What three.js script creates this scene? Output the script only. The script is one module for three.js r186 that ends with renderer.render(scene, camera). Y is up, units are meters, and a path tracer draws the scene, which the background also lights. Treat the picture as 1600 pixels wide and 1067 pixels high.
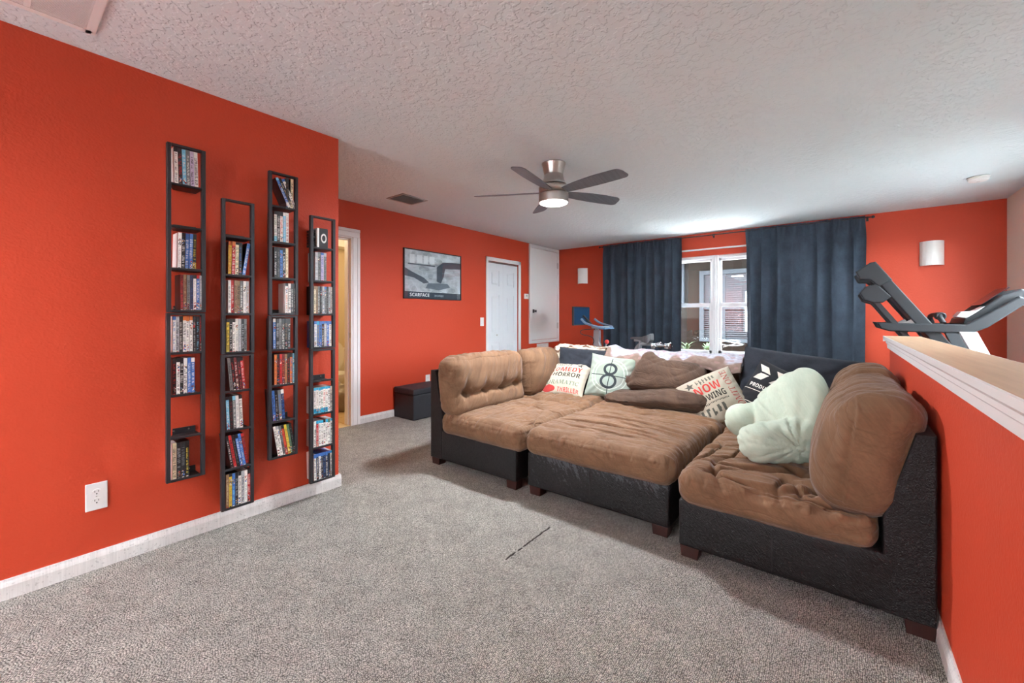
import * as THREE from 'three';
import { ImprovedNoise } from 'three/addons/math/ImprovedNoise.js';
import { RoundedBoxGeometry } from 'three/addons/geometries/RoundedBoxGeometry.js';
import { MarchingCubes } from 'three/addons/objects/MarchingCubes.js';
import { mergeGeometries, mergeVertices, toCreasedNormals } from 'three/addons/utils/BufferGeometryUtils.js';
import { RectAreaLightUniformsLib } from 'three/addons/lights/RectAreaLightUniformsLib.js';

// ------------------------------------------------------------------ camera, sky, sun, exposure
const scene = new THREE.Scene();
const F = 648.5, W = 1600, H = 1067;
const camera = new THREE.PerspectiveCamera(2 * Math.atan(H / 2 / F) * 180 / Math.PI, W / H, 0.05, 200);
camera.position.set(0, 1.197, 0);
camera.rotation.y = 0.6689;
camera.setViewOffset(W, H, 0, 40, W, H);          // a shift lens: horizon above the middle, verticals upright
const renderer = new THREE.WebGLRenderer();
renderer.toneMapping = THREE.LinearToneMapping;
renderer.toneMappingExposure = 2.1;
renderer.shadowMap.enabled = true;
RectAreaLightUniformsLib.init();
scene.background = new THREE.Color(0.84, 0.93, 1.0);
scene.backgroundIntensity = 22;
const sun = new THREE.DirectionalLight(0xf2f7ff, 40);   // high sun that runs along the gap between the two houses
sun.position.set(-9, 15, -0.15); sun.target.position.set(0, 0, 0);
sun.castShadow = true; sun.shadow.mapSize.set(2048, 2048);
Object.assign(sun.shadow.camera, { left: -16, right: 16, top: 16, bottom: -16, near: 1, far: 60 });
scene.add(sun, sun.target);
const LAMP = 360, LAMP_REAR = 315;                       // radiance of the two flush fan lamps

// ------------------------------------------------------------------ helpers
const V = (x, y, z) => new THREE.Vector3(x, y, z);
const NZ = new ImprovedNoise();
const N = (x, y = 0, z = 0) => NZ.noise(x + 51.3, y + 17.7, z + 33.1);
let seedState = 7;
const rnd = () => { seedState = (seedState + 0x6d2b79f5) | 0; let t = Math.imul(seedState ^ (seedState >>> 15), 1 | seedState); t = (t + Math.imul(t ^ (t >>> 7), 61 | t)) ^ t; return ((t ^ (t >>> 14)) >>> 0) / 4294967296; };
const clamp = (x, a, b) => Math.min(b, Math.max(a, x));
const sstep = (a, b, x) => { const t = clamp((x - a) / (b - a), 0, 1); return t * t * (3 - 2 * t); };
const gauss = (x, s) => Math.exp(-(x / s) * (x / s));
const used = {};
const numbered = (n) => { const k = used[n] = (used[n] ?? -1) + 1; return k ? n + '_' + String(k).padStart(3, '0') : n; };
const shade = (o) => { o.castShadow = true; o.receiveShadow = true; return o; };
function tag(o, label, category, group, kind) {
  if (label) o.userData.label = label;
  if (category) o.userData.category = category;
  if (group) o.userData.group = group;
  if (kind) o.userData.kind = kind;
  return o;
}
function thing(name, label, category, p = [0, 0, 0], turn = 0, group) {
  const o = new THREE.Group(); o.name = numbered(name); o.position.set(...p); o.rotation.y = turn; scene.add(o);
  return tag(o, label, category, group);
}
const merged = (g) => Array.isArray(g) ? (g.length > 1 ? mergeGeometries(g.map((x) => x.index ? x.toNonIndexed() : x)) : g[0]) : g;
function mesh(name, geo, mat, parent = scene) {
  const m = shade(new THREE.Mesh(merged(geo), mat)); m.name = parent === scene ? numbered(name) : name; parent.add(m); return m;
}
const struct = (name, geo, mat) => tag(mesh(name, geo, mat), null, null, null, 'structure');
// box from min to max corner with uv in metres
function uvMetres(g) {
  if (g.index) g = g.toNonIndexed();
  const p = g.attributes.position, n = g.attributes.normal, uv = new Float32Array(p.count * 2);
  for (let i = 0; i < p.count; i++) {
    const ax = Math.abs(n.getX(i)), ay = Math.abs(n.getY(i)), az = Math.abs(n.getZ(i));
    const [a, b] = ay >= ax && ay >= az ? [p.getX(i), p.getZ(i)] : ax >= az ? [p.getZ(i), p.getY(i)] : [p.getX(i), p.getY(i)];
    uv[i * 2] = a; uv[i * 2 + 1] = b;
  }
  g.setAttribute('uv', new THREE.BufferAttribute(uv, 2));
  return g;
}
const box = (x0, x1, y0, y1, z0, z1) => uvMetres(new THREE.BoxGeometry(Math.abs(x1 - x0), Math.abs(y1 - y0), Math.abs(z1 - z0)).translate((x0 + x1) / 2, (y0 + y1) / 2, (z0 + z1) / 2));
const rbox = (x0, x1, y0, y1, z0, z1, r = 0.006, s = 2) => uvMetres(new RoundedBoxGeometry(Math.abs(x1 - x0), Math.abs(y1 - y0), Math.abs(z1 - z0), s, Math.min(r, Math.abs(x1 - x0) / 2.01, Math.abs(y1 - y0) / 2.01, Math.abs(z1 - z0) / 2.01)).translate((x0 + x1) / 2, (y0 + y1) / 2, (z0 + z1) / 2));
// profile (a, b) extruded; axis 'z' keeps (x, y) and runs z0..z1; axis 'x' takes (z, y) and runs x0..x1
function prism(pts, from, to, axis = 'z', bevel = 0) {
  const s = new THREE.Shape(pts.map(([a, b]) => new THREE.Vector2(axis === 'x' ? -a : a, b)));
  const g = new THREE.ExtrudeGeometry(s, { depth: Math.abs(to - from) - 2 * bevel, bevelEnabled: bevel > 0, bevelSize: bevel, bevelThickness: bevel, bevelOffset: -bevel, bevelSegments: 2, curveSegments: 10 });
  g.translate(0, 0, bevel);
  if (axis === 'x') g.rotateY(Math.PI / 2);       // local z -> x, local x -> -z
  g.translate(axis === 'x' ? Math.min(from, to) : 0, 0, axis === 'x' ? 0 : Math.min(from, to));
  return uvMetres(g);
}
const tube = (pts, r, closed = false, seg = pts.length * 6, rad = 10) => new THREE.TubeGeometry(new THREE.CatmullRomCurve3(pts.map((p) => V(...p)), closed, 'catmullrom', 0.5), seg, r, rad, closed).toNonIndexed();
function bar(a, b, r, r2 = r, rad = 14) {        // a round bar with closed ends between two points
  const d = V(...b).sub(V(...a)), g = new THREE.CylinderGeometry(r2, r, d.length(), rad);
  g.applyQuaternion(new THREE.Quaternion().setFromUnitVectors(V(0, 1, 0), d.clone().normalize()));
  const c = V(...a).add(V(...b)).multiplyScalar(0.5);
  return g.translate(c.x, c.y, c.z).toNonIndexed();
}
const lathe = (pts, seg = 40) => new THREE.LatheGeometry(pts.map(([r, y]) => new THREE.Vector2(r, y)), seg).toNonIndexed();
function rightWay(g) { const p = g.attributes.position; return p; }

// ------------------------------------------------------------------ computed textures
function dataTex(n, f, srgb, m = n) {
  const d = new Uint8Array(n * m * 4);
  for (let y = 0; y < m; y++) for (let x = 0; x < n; x++) { const c = f(x / n, y / m, x, y), i = (y * n + x) * 4; if (typeof c === 'number') { d[i] = d[i + 1] = d[i + 2] = clamp(c, 0, 1) * 255; } else { d[i] = clamp(c[0], 0, 255); d[i + 1] = clamp(c[1], 0, 255); d[i + 2] = clamp(c[2], 0, 255); } d[i + 3] = 255; }
  const t = new THREE.DataTexture(d, n, m); t.wrapS = t.wrapT = THREE.RepeatWrapping; t.magFilter = THREE.LinearFilter; t.minFilter = THREE.LinearMipmapLinearFilter; t.generateMipmaps = true;
  if (srgb) t.colorSpace = THREE.SRGBColorSpace; t.needsUpdate = true; return t;
}
const every = (t, metres) => { t.repeat.set(1 / metres, 1 / metres); return t; };
// value noise that tiles (period p cells over 0..1)
const hash = (x, y, s) => { let h = Math.imul(x, 374761393) + Math.imul(y, 668265263) + Math.imul(s, 974711) | 0; h = Math.imul(h ^ (h >>> 13), 1274126177); return ((h ^ (h >>> 16)) >>> 0) / 4294967296; };
function tn(u, v, p, s = 0, q = p) {
  const x = u * p, y = v * q, x0 = Math.floor(x), y0 = Math.floor(y), fx = x - x0, fy = y - y0, sx = fx * fx * (3 - 2 * fx), sy = fy * fy * (3 - 2 * fy);
  const a = hash(x0 % p, y0 % q, s), b = hash((x0 + 1) % p, y0 % q, s), c = hash(x0 % p, (y0 + 1) % q, s), d = hash((x0 + 1) % p, (y0 + 1) % q, s);
  return (a + (b - a) * sx) * (1 - sy) + (c + (d - c) * sx) * sy;
}
const peelBump = every(dataTex(512, (u, v) => 0.5 * tn(u, v, 90, 1) + 0.3 * tn(u, v, 180, 2) + 0.2 * tn(u, v, 30, 3)), 0.7);
const knockBump = every(dataTex(1024, (u, v) => { const a = 0.5 * tn(u, v, 52, 4) + 0.32 * tn(u, v, 110, 5) + 0.18 * tn(u, v, 220, 6); return 0.9 * sstep(0.41, 0.59, a) + 0.1 * tn(u, v, 256, 7); }), 1.5);
const leatherBump = every(dataTex(512, (u, v) => { const a = Math.abs(tn(u, v, 64, 8) - 0.5) + Math.abs(tn(u, v, 110, 9) - 0.5); return 0.3 + 0.9 * a - 0.4 * tn(u, v, 12, 10); }), 0.35);
const weaveBump = every(dataTex(512, (u, v) => 0.5 + 0.22 * Math.sin(u * 400) * Math.sin(v * 400) + 0.3 * (tn(u, v, 128, 11) - 0.5)), 0.25);
const loopCell = (u, v) => {                         // berber loops: staggered rows, one lump each, wandering
  const rows = 112; u += 0.006 * (tn(u, v, 24, 31) - 0.5); v += 0.008 * (tn(u, v, 30, 32) - 0.5);
  const y = (v - Math.floor(v)) * rows, j = Math.floor(y), off = (j % 2) * 0.5 + (hash(j % rows, 3, 12) - 0.5) * 0.6, x = (u - Math.floor(u)) * 84 + off, i = Math.floor(x), ii = ((i % 84) + 84) % 84;
  const dx = x - i - 0.5 + (hash(ii, j, 13) - 0.5) * 0.5, dy = y - j - 0.5 + (hash(ii, j, 14) - 0.5) * 0.5, sz = 0.7 + 0.6 * hash(ii, j, 19);
  return [clamp(1 - (dx * dx * 2.8 + dy * dy * 3.6) * sz, 0, 1), hash(ii, j, 15)];
};
const creaseBump = every(dataTex(1024, (u, v) => {       // fine creases of slack cloth, mostly one way
  const w = 0.05 * (tn(u, v, 6, 51) - 0.5), a = tn(u, v + w + 1, 5, 52, 26), b = tn(u, v + w + 1, 9, 53, 60), c = tn(u, v + 1, 24, 54, 12);
  return clamp(0.62 + 0.5 * (a - 0.5) - 0.45 * Math.exp(-Math.pow((a - 0.5) * 16, 2)) - 0.28 * Math.exp(-Math.pow((b - 0.5) * 12, 2)) - 0.16 * Math.exp(-Math.pow((c - 0.5) * 14, 2)) + 0.06 * (tn(u, v, 250, 55) - 0.5), 0, 1);
}), 0.8);
const carpetBump = every(dataTex(1024, (u, v) => 0.8 * loopCell(v, u)[0] + 0.2 * tn(u, v, 250, 16)), 0.66);
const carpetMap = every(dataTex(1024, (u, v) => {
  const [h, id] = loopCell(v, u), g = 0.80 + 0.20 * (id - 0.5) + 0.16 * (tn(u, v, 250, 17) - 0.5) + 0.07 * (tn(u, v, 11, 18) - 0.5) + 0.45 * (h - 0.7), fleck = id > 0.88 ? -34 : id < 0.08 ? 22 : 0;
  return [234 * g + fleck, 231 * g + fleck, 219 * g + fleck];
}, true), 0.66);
const suedeMap = (a, b) => every(dataTex(512, (u, v) => { const k = clamp(0.5 * tn(u, v, 9, 19) + 0.3 * tn(u, v, 34, 20) + 0.35 * tn(u, v, 140, 21) - 0.08, 0, 1); return a.map((c, i) => c + (b[i] - c) * k); }, true), 0.9);
const woodTex = (a, b) => every(dataTex(512, (u, v) => { const k = 0.5 * tn(u, v, 60, 22, 4) + 0.3 * tn(u, v, 160, 23, 8) + 0.2 * tn(u, v, 6, 24, 3); return a.map((c, i) => c + (b[i] - c) * k); }, true), 0.8);
const lin = (r, g, b) => new THREE.Color().setRGB(r, g, b);
const std = (o) => new THREE.MeshStandardMaterial(o);
const M = {
  red: std({ color: lin(0.55, 0.050, 0.013), roughness: 0.62, bumpMap: peelBump, bumpScale: 0.0012 }),
  cream: std({ color: lin(0.76, 0.68, 0.57), roughness: 0.7, bumpMap: peelBump, bumpScale: 0.0012 }),
  bath: std({ color: lin(0.64, 0.55, 0.37), roughness: 0.7, bumpMap: peelBump, bumpScale: 0.001 }),
  ceiling: std({ color: lin(0.715, 0.80, 0.825), roughness: 0.92, bumpMap: knockBump, bumpScale: 0.0024 }),
  white: std({ color: lin(0.80, 0.80, 0.79), roughness: 0.42 }),
  whiteMatt: std({ color: lin(0.78, 0.77, 0.75), roughness: 0.75 }),
  vinyl: std({ color: lin(0.80, 0.81, 0.82), roughness: 0.35 }),
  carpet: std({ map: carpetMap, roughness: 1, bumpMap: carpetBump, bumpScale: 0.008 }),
  black: std({ color: lin(0.022, 0.022, 0.025), roughness: 0.45, metalness: 0.1 }),
  rack: std({ color: lin(0.035, 0.034, 0.038), roughness: 0.42, metalness: 0.4 }),
  steel: std({ color: lin(0.55, 0.53, 0.50), roughness: 0.28, metalness: 1 }),
  chrome: std({ color: lin(0.75, 0.75, 0.76), roughness: 0.12, metalness: 1 }),
  darkGap: std({ color: lin(0.03, 0.03, 0.03), roughness: 0.8 }),
  leather: new THREE.MeshPhysicalMaterial({ color: lin(0.0085, 0.0072, 0.0072), roughness: 0.52, specularIntensity: 0.55, bumpMap: leatherBump, bumpScale: 0.0022 }),
  foot: std({ map: woodTex([38, 14, 9], [62, 24, 15]), roughness: 0.4 }),
  capWood: std({ map: woodTex([196, 160, 126], [214, 180, 146]), roughness: 0.45 }),
  suede: new THREE.MeshPhysicalMaterial({ map: suedeMap([93, 66, 43], [122, 91, 65]), roughness: 0.9, sheen: 0.35, sheenColor: lin(0.78, 0.78, 0.84), sheenRoughness: 0.65, bumpMap: creaseBump, bumpScale: 0.0035 }),
  darkBrown: new THREE.MeshPhysicalMaterial({ map: suedeMap([62, 46, 35], [86, 65, 50]), roughness: 0.95, sheen: 0.25, sheenColor: lin(0.5, 0.45, 0.42), sheenRoughness: 0.5, bumpMap: creaseBump, bumpScale: 0.005 }),
  curtain: new THREE.MeshPhysicalMaterial({ map: suedeMap([40, 50, 62], [58, 69, 82]), roughness: 0.9, sheen: 0.3, sheenColor: lin(0.38, 0.45, 0.52), sheenRoughness: 0.5 }),
  navyCloth: new THREE.MeshPhysicalMaterial({ map: suedeMap([24, 28, 36], [38, 43, 52]), roughness: 0.95, sheen: 0.2, sheenColor: lin(0.3, 0.35, 0.4), bumpMap: weaveBump, bumpScale: 0.001 }),
  mint: new THREE.MeshPhysicalMaterial({ map: suedeMap([160, 174, 156], [180, 191, 173]), roughness: 0.95, sheen: 0.3, sheenColor: lin(0.7, 0.75, 0.7), bumpMap: weaveBump, bumpScale: 0.0008 }),
  glass: new THREE.MeshPhysicalMaterial({ color: lin(0.97, 0.98, 0.98), transmission: 1, roughness: 0.0, thickness: 0, ior: 1.5 }),
  plastic: std({ color: lin(0.80, 0.80, 0.78), roughness: 0.35 }),
};

// ------------------------------------------------------------------ the room
const CH = 2.44, XL = -2.77, ZC = -1.534, XF = -4.18, ZB = -6.69, XR = 1.385, ZR = 3.3, T = 0.12;
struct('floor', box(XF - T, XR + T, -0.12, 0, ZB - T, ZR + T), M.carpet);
const VENTS = [[-3.615, -2.775, 0.109, 0.134], [-2.385, 0.0, 0.159, 0.259]];   // openings for the air vents: x, z, half sizes
{
  const s = new THREE.Shape([[XF - T, ZB - T], [XR + T, ZB - T], [XR + T, ZR + T], [XF - T, ZR + T]].map(([a, b]) => new THREE.Vector2(a, -b)));
  for (const [x, z, a, b] of VENTS) s.holes.push(new THREE.Path([[x - a, z - b], [x - a, z + b], [x + a, z + b], [x + a, z - b]].map(([p, q]) => new THREE.Vector2(p, -q))));
  struct('ceiling', uvMetres(new THREE.ExtrudeGeometry(s, { depth: 0.15, bevelEnabled: false }).rotateX(-Math.PI / 2).translate(0, CH, 0)), M.ceiling);
}
struct('wall_left', [box(XL - T, XL, 0, CH, ZC, ZR), box(XF, XL - T, 0, CH, ZC, ZC + T)], M.red);
// far left wall with the bathroom doorway and the closet opening
const D1 = [-2.471, -1.72, 2.055], D2 = [-5.45, -4.695, 2.034];
struct('wall_far_left', [
  box(XF - T, XF, 0, CH, D1[1], ZC + T), box(XF - T, XF, D1[2], CH, D1[0], D1[1]), box(XF - T, XF, 0, CH, D2[1], D1[0]),
  box(XF - T, XF, D2[2], CH, D2[0], D2[1]), box(XF - T, XF, 0, CH, ZB - T, D2[0]), box(XF - T - 0.3, XF - T, 0, CH, D2[0] - 0.1, D2[1] + 0.1),
], M.red);
const WX0 = -2.36, WX1 = -0.55, WY0 = 0.60, WY1 = 2.10;
struct('wall_back', [box(XF, WX0, 0, CH, ZB - T, ZB), box(WX1, XR, 0, CH, ZB - T, ZB), box(WX0, WX1, 0, WY0, ZB - T, ZB), box(WX0, WX1, WY1, CH, ZB - T, ZB)], M.red);
const SIDE_FILL = [[-5.85, -4.2], [-3.2, -2.7]], SY0 = 0.85, SY1 = 2.12;   // unseen windows added in the cream wall as fill light, beyond the right edge
struct('wall_right', [...[ZB - T, ...SIDE_FILL.flat(), ZR].reduce((q, z, i, l) => (i % 2 ? q : [...q, box(XR, XR + T, 0, CH, z, l[i + 1])]), []), ...SIDE_FILL.flatMap(([a, b]) => [box(XR, XR + T, 0, SY0, a, b), box(XR, XR + T, SY1, CH, a, b)])], M.cream);
const REAR_FILL = [[-2.72, -2.1], [-0.4, 0.2]], RY0 = 0.25;   // unseen windows added behind the photographer as fill light
struct('wall_rear', [box(XF - T, XR + T, 0, RY0, ZR, ZR + T), box(XF - T, XR + T, 2.12, CH, ZR, ZR + T), ...[XF - T, ...REAR_FILL.flat(), XR + T].reduce((q, x, i, l) => (i % 2 ? q : [...q, box(x, l[i + 1], RY0, 2.12, ZR, ZR + T)]), [])], M.red);

// half wall with its wooden cap
{
  const hx0 = 0.292, hx1 = 0.43, hz0 = -4.19, hz1 = 2.4;
  const hw = new THREE.Group(); hw.name = 'half_wall'; hw.userData.kind = 'structure'; scene.add(hw);
  mesh('wall_body', box(hx0, hx1, 0, 1.0, hz0, hz1), M.red, hw);
  mesh('cap_board', rbox(hx0 - 0.03, hx1 + 0.03, 1.026, 1.046, hz0 - 0.03, hz1, 0.003), M.capWood, hw);
  const prof = [[hx0, 0.955], [hx0 - 0.012, 0.955], [hx0 - 0.014, 0.985], [hx0 - 0.02, 0.992], [hx0 - 0.021, 1.008], [hx0 - 0.034, 1.022], [hx0 - 0.036, 1.044], [hx0 - 0.03, 1.0455], [hx0 - 0.029, 1.024], [hx0, 1.024]];
  mesh('cap_moulding', prism(prof, hz0 - 0.035, hz1, 'z'), M.white, hw);
  mesh('cap_moulding', prism(prof.map(([x, y]) => [hx0 + hx1 - x, y]).reverse(), hz0 - 0.035, hz1, 'z'), M.white, hw);
  mesh('cap_moulding', [box(hx0 - 0.012, hx1 + 0.012, 0.955, 1.005, hz0 - 0.012, hz0), box(hx0 - 0.036, hx1 + 0.036, 1.005, 1.0455, hz0 - 0.036, hz0 - 0.03)], M.white, hw);
}
// baseboards: ogee top
const baseProf = (s) => [[0, 0], [0.015 * s, 0], [0.015 * s, 0.055], [0.012 * s, 0.066], [0.008 * s, 0.074], [0.006 * s, 0.083], [0, 0.083]];
const boardMat = std({ map: every(dataTex(512, (u, v) => { const k = tn(u, v, 200, 61, 8) * 0.5 + tn(u, v, 40, 62, 4) * 0.3; const g = 226 - 34 * k - (tn(u, v, 90, 63) > 0.86 ? 26 : 0); return [g, g - 2, g - 5]; }, true), 0.6), roughness: 0.5 });
const runZ = (x, s, z0, z1) => prism(baseProf(s).map(([a, b]) => [x + a, b]), z0, z1, 'z');
struct('baseboard_left', [runZ(XL, 1, ZC - 0.015, ZR), box(XL - 0.3, XL + 0.0, 0, 0.083, ZC - 0.015, ZC)], boardMat);
struct('baseboard_far_left', [runZ(XF, 1, D2[1] + 0.06, D1[0] - 0.09), runZ(XF, 1, ZB, D2[0] - 0.06)], boardMat);
struct('baseboard_right', runZ(0.292, -1, -4.19, 2.4), boardMat);
struct('baseboard_back', box(XF, XR, 0, 0.083, ZB, ZB + 0.014), boardMat);

// door 1: cased bathroom doorway
{
  const d = new THREE.Group(); d.name = 'door_1'; d.userData.kind = 'structure'; scene.add(d);
  const cs = (z0, z1) => [rbox(XF, XF + 0.014, 0, D1[2] + 0.0, z0, z1, 0.004), rbox(XF, XF + 0.02, 0, D1[2] + 0.0, z0 === D1[0] - 0.09 ? z0 : z1 - 0.035, z0 === D1[0] - 0.09 ? z0 + 0.035 : z1, 0.005)];
  mesh('casing', cs(D1[0] - 0.09, D1[0] - 0.006), M.white, d);
  mesh('casing', cs(D1[1] + 0.006, D1[1] + 0.09), M.white, d);
  mesh('casing', [rbox(XF, XF + 0.014, D1[2] + 0.001, D1[2] + 0.09, D1[0] - 0.09, D1[1] + 0.09, 0.004), rbox(XF, XF + 0.02, D1[2] + 0.055, D1[2] + 0.09, D1[0] - 0.09, D1[1] + 0.09, 0.005)], M.white, d);
  mesh('jamb', [box(XF - T - 0.01, XF + 0.004, 0, D1[2], D1[0] - 0.006, D1[0] + 0.012), box(XF - 0.075, XF - 0.04, 0, D1[2], D1[0] + 0.012, D1[0] + 0.024)], M.white, d);
  mesh('jamb', box(XF - T - 0.01, XF + 0.004, 0, D1[2], D1[1] - 0.012, D1[1] + 0.006), M.white, d);
  mesh('jamb', [box(XF - T - 0.01, XF + 0.004, D1[2] - 0.015, D1[2] + 0.003, D1[0], D1[1]), box(XF - 0.075, XF - 0.04, D1[2] - 0.03, D1[2] - 0.015, D1[0], D1[1])], M.white, d);
  tag(mesh('strike_plate', rbox(XF - 0.03, XF - 0.006, 0.955, 1.015, D1[0] + 0.0115, D1[0] + 0.0135, 0.001), M.steel, d), 'small metal strike plate');
}
// door 2: two leaf panelled closet door
{
  const d = new THREE.Group(); d.name = 'door_2'; d.userData.kind = 'structure'; scene.add(d);
  const [z0, z1, top] = D2;
  mesh('casing', rbox(XF, XF + 0.018, 0, top + 0.06, z1, z1 + 0.045, 0.005), M.white, d);
  mesh('casing', rbox(XF, XF + 0.018, 0, top + 0.06, z0 - 0.06, z0, 0.005), M.white, d);
  mesh('casing', rbox(XF, XF + 0.018, top, top + 0.06, z0 - 0.06, z1 + 0.045, 0.005), M.white, d);
  mesh('track', box(XF - 0.045, XF - 0.02, top - 0.012, top, z0, z1), M.steel, d);
  const doorW = std({ color: lin(0.74, 0.77, 0.80), roughness: 0.4 });
  const mid = (z0 + z1) / 2;
  for (const [a, b] of [[mid + 0.002, z1 - 0.004], [z0 + 0.008, mid - 0.002]]) {
    const w = b - a, xf = XF - 0.012, xb = XF - 0.045, s = 0.085;
    const rows = [[0.20, 0.78], [0.92, 1.52], [1.66, 1.90]];
    const ys = [0.02, ...rows.flat(), top - 0.022];
    const g = [box(xb, xf, 0.02, top - 0.022, a, a + s), box(xb, xf, 0.02, top - 0.022, b - s, b)];
    for (let i = 0; i < ys.length; i += 2) g.push(box(xb, xf, ys[i], ys[i + 1], a + s, b - s));
    const leaf = mesh('door_leaf', g, doorW, d);
    for (const [y0, y1] of rows) mesh('panel', [box(xb + 0.006, xf - 0.012, y0, y1, a + s, b - s), prism([[xf - 0.012, y0 + 0.02], [xf - 0.003, y0 + 0.045], [xf - 0.003, y1 - 0.045], [xf - 0.012, y1 - 0.02]], a + s + 0.03, b - s - 0.03, 'z')], doorW, leaf);
    if (b > mid + 0.1) mesh('knob', lathe([[0, 0.024], [0.010, 0.022], [0.013, 0.015], [0.006, 0.008], [0.006, 0]], 20).rotateZ(-Math.PI / 2).translate(xf, 0.90, a + 0.16), M.steel, leaf);
  }
}
// door 3: flat access door high on the wall
{
  const d = new THREE.Group(); d.name = 'door_3'; d.userData.kind = 'structure'; scene.add(d);
  const y0 = 0.72, y1 = 2.432, z0 = -6.685, z1 = -5.747, c = 0.055, xo = XF + 0.03;
  mesh('casing', rbox(XF, xo, y0, y1, z1 - c, z1, 0.004), M.whiteMatt, d);
  mesh('casing', rbox(XF, xo, y0, y1, z0, z0 + c, 0.004), M.whiteMatt, d);
  mesh('casing', rbox(XF, xo, y0, y0 + c, z0 + c, z1 - c, 0.004), M.whiteMatt, d);
  mesh('casing', rbox(XF, xo, y1 - c, y1, z0 + c, z1 - c, 0.004), M.whiteMatt, d);
  const leaf = mesh('door_leaf', rbox(XF, xo - 0.006, y0 + c + 0.006, y1 - c - 0.006, z0 + c + 0.006, z1 - c - 0.006, 0.003), M.whiteMatt, d);
  mesh('latch', [rbox(xo - 0.006, xo + 0.006, 1.25, 1.31, z1 - 0.125, z1 - 0.085, 0.002), bar([xo, 1.28, z1 - 0.105], [xo + 0.03, 1.28, z1 - 0.105], 0.010), rbox(xo - 0.006, xo + 0.01, 1.26, 1.30, z1 - 0.185, z1 - 0.16, 0.002)], M.black, leaf);
  for (const y of [2.13, 1.02]) mesh('hinge', [rbox(xo, xo + 0.004, y - 0.05, y + 0.05, z0 + 0.035, z0 + 0.085, 0.001), bar([xo + 0.006, y - 0.055, z0 + c], [xo + 0.006, y + 0.055, z0 + c], 0.006)], M.steel, leaf);
}
// window 1: twin single hung window
{
  const w = new THREE.Group(); w.name = 'added_window_1'; w.userData.kind = 'structure'; scene.add(w);
  const zo = ZB - 0.10, zi = ZB - 0.02;
  mesh('window_frame', [box(WX0, WX0 + 0.045, WY0, WY1, zo, zi), box(WX1 - 0.045, WX1, WY0, WY1, zo, zi), box(WX0, WX1, WY1 - 0.045, WY1, zo, zi), box(WX0, WX1, WY0, WY0 + 0.04, zo, zi)], M.vinyl, w);
  mesh('mullion', [rbox(-1.497, -1.413, WY0, WY1, zo, ZB - 0.008, 0.006), rbox(-1.468, -1.442, WY0, WY1, ZB - 0.02, ZB + 0.002, 0.006)], M.vinyl, w);
  mesh('window_sill', rbox(WX0 - 0.06, WX1 + 0.06, WY0 - 0.025, WY0 + 0.004, ZB - 0.06, ZB + 0.06, 0.006), M.vinyl, w);
  for (const [x0, x1] of [[WX0 + 0.045, -1.497], [-1.413, WX1 - 0.045]]) {
    const up = mesh('sash', [box(x0, x0 + 0.035, 1.35, WY1 - 0.045, zo + 0.01, zo + 0.04), box(x1 - 0.035, x1, 1.35, WY1 - 0.045, zo + 0.01, zo + 0.04), box(x0, x1, WY1 - 0.08, WY1 - 0.045, zo + 0.01, zo + 0.04), box(x0, x1, 1.345, 1.39, zo + 0.01, zo + 0.04)], M.vinyl, w);
    mesh('pane', box(x0 + 0.035, x1 - 0.035, 1.39, WY1 - 0.08, zo + 0.022, zo + 0.026), M.glass, up);
    const lo = mesh('sash', [box(x0, x0 + 0.04, WY0 + 0.04, 1.385, zo + 0.045, zo + 0.075), box(x1 - 0.04, x1, WY0 + 0.04, 1.385, zo + 0.045, zo + 0.075), box(x0, x1, 1.33, 1.385, zo + 0.045, zo + 0.078), box(x0, x1, WY0 + 0.04, WY0 + 0.08, zo + 0.045, zo + 0.075)], M.vinyl, w);
    mesh('pane', box(x0 + 0.04, x1 - 0.04, WY0 + 0.08, 1.33, zo + 0.058, zo + 0.062), M.glass, lo);
  }
}
struct('trim_1', rbox(-2.3, -0.6, 2.185, 2.208, ZB, ZB + 0.016, 0.004), M.white);
// added windows behind the photographer, out of view, to light the room
REAR_FILL.forEach(([x0, x1], i) => {
  const w = new THREE.Group(); w.name = 'added_window_' + (i + 2); w.userData.kind = 'structure'; scene.add(w);
  const m = (x0 + x1) / 2, y0 = RY0;
  mesh('window_frame', [box(x0, x0 + 0.05, y0, 2.12, ZR, ZR + 0.08), box(x1 - 0.05, x1, y0, 2.12, ZR, ZR + 0.08), box(x0, x1, 2.07, 2.12, ZR, ZR + 0.08), box(x0, x1, y0, y0 + 0.05, ZR, ZR + 0.08), box(m - 0.025, m + 0.025, y0, 2.12, ZR, ZR + 0.08)], M.vinyl, w);
  for (const [a, b] of [[x0 + 0.05, m - 0.025], [m + 0.025, x1 - 0.05]]) mesh('pane', box(a, b, y0 + 0.05, 2.07, ZR + 0.04, ZR + 0.044), M.glass, w);
});

SIDE_FILL.forEach(([z0, z1], i) => {  // side windows, unseen, added to brighten the back of the room
  const w = new THREE.Group(); w.name = 'added_window_' + (REAR_FILL.length + 2 + i); w.userData.kind = 'structure'; scene.add(w);
  const y0 = SY0, y1 = SY1, m = (z0 + z1) / 2, xa = XR + 0.03, xb = XR + 0.1;
  mesh('window_frame', [box(xa, xb, y0, y1, z0, z0 + 0.05), box(xa, xb, y0, y1, z1 - 0.05, z1), box(xa, xb, y0, y1, m - 0.025, m + 0.025), box(xa, xb, y0, y0 + 0.05, z0, z1), box(xa, xb, y1 - 0.05, y1, z0, z1)], M.vinyl, w);
  for (const [a, b] of [[z0 + 0.05, m - 0.025], [m + 0.025, z1 - 0.05]]) mesh('pane', box(xa + 0.03, xa + 0.034, y0 + 0.05, y1 - 0.05, a, b), M.glass, w);
});

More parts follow.
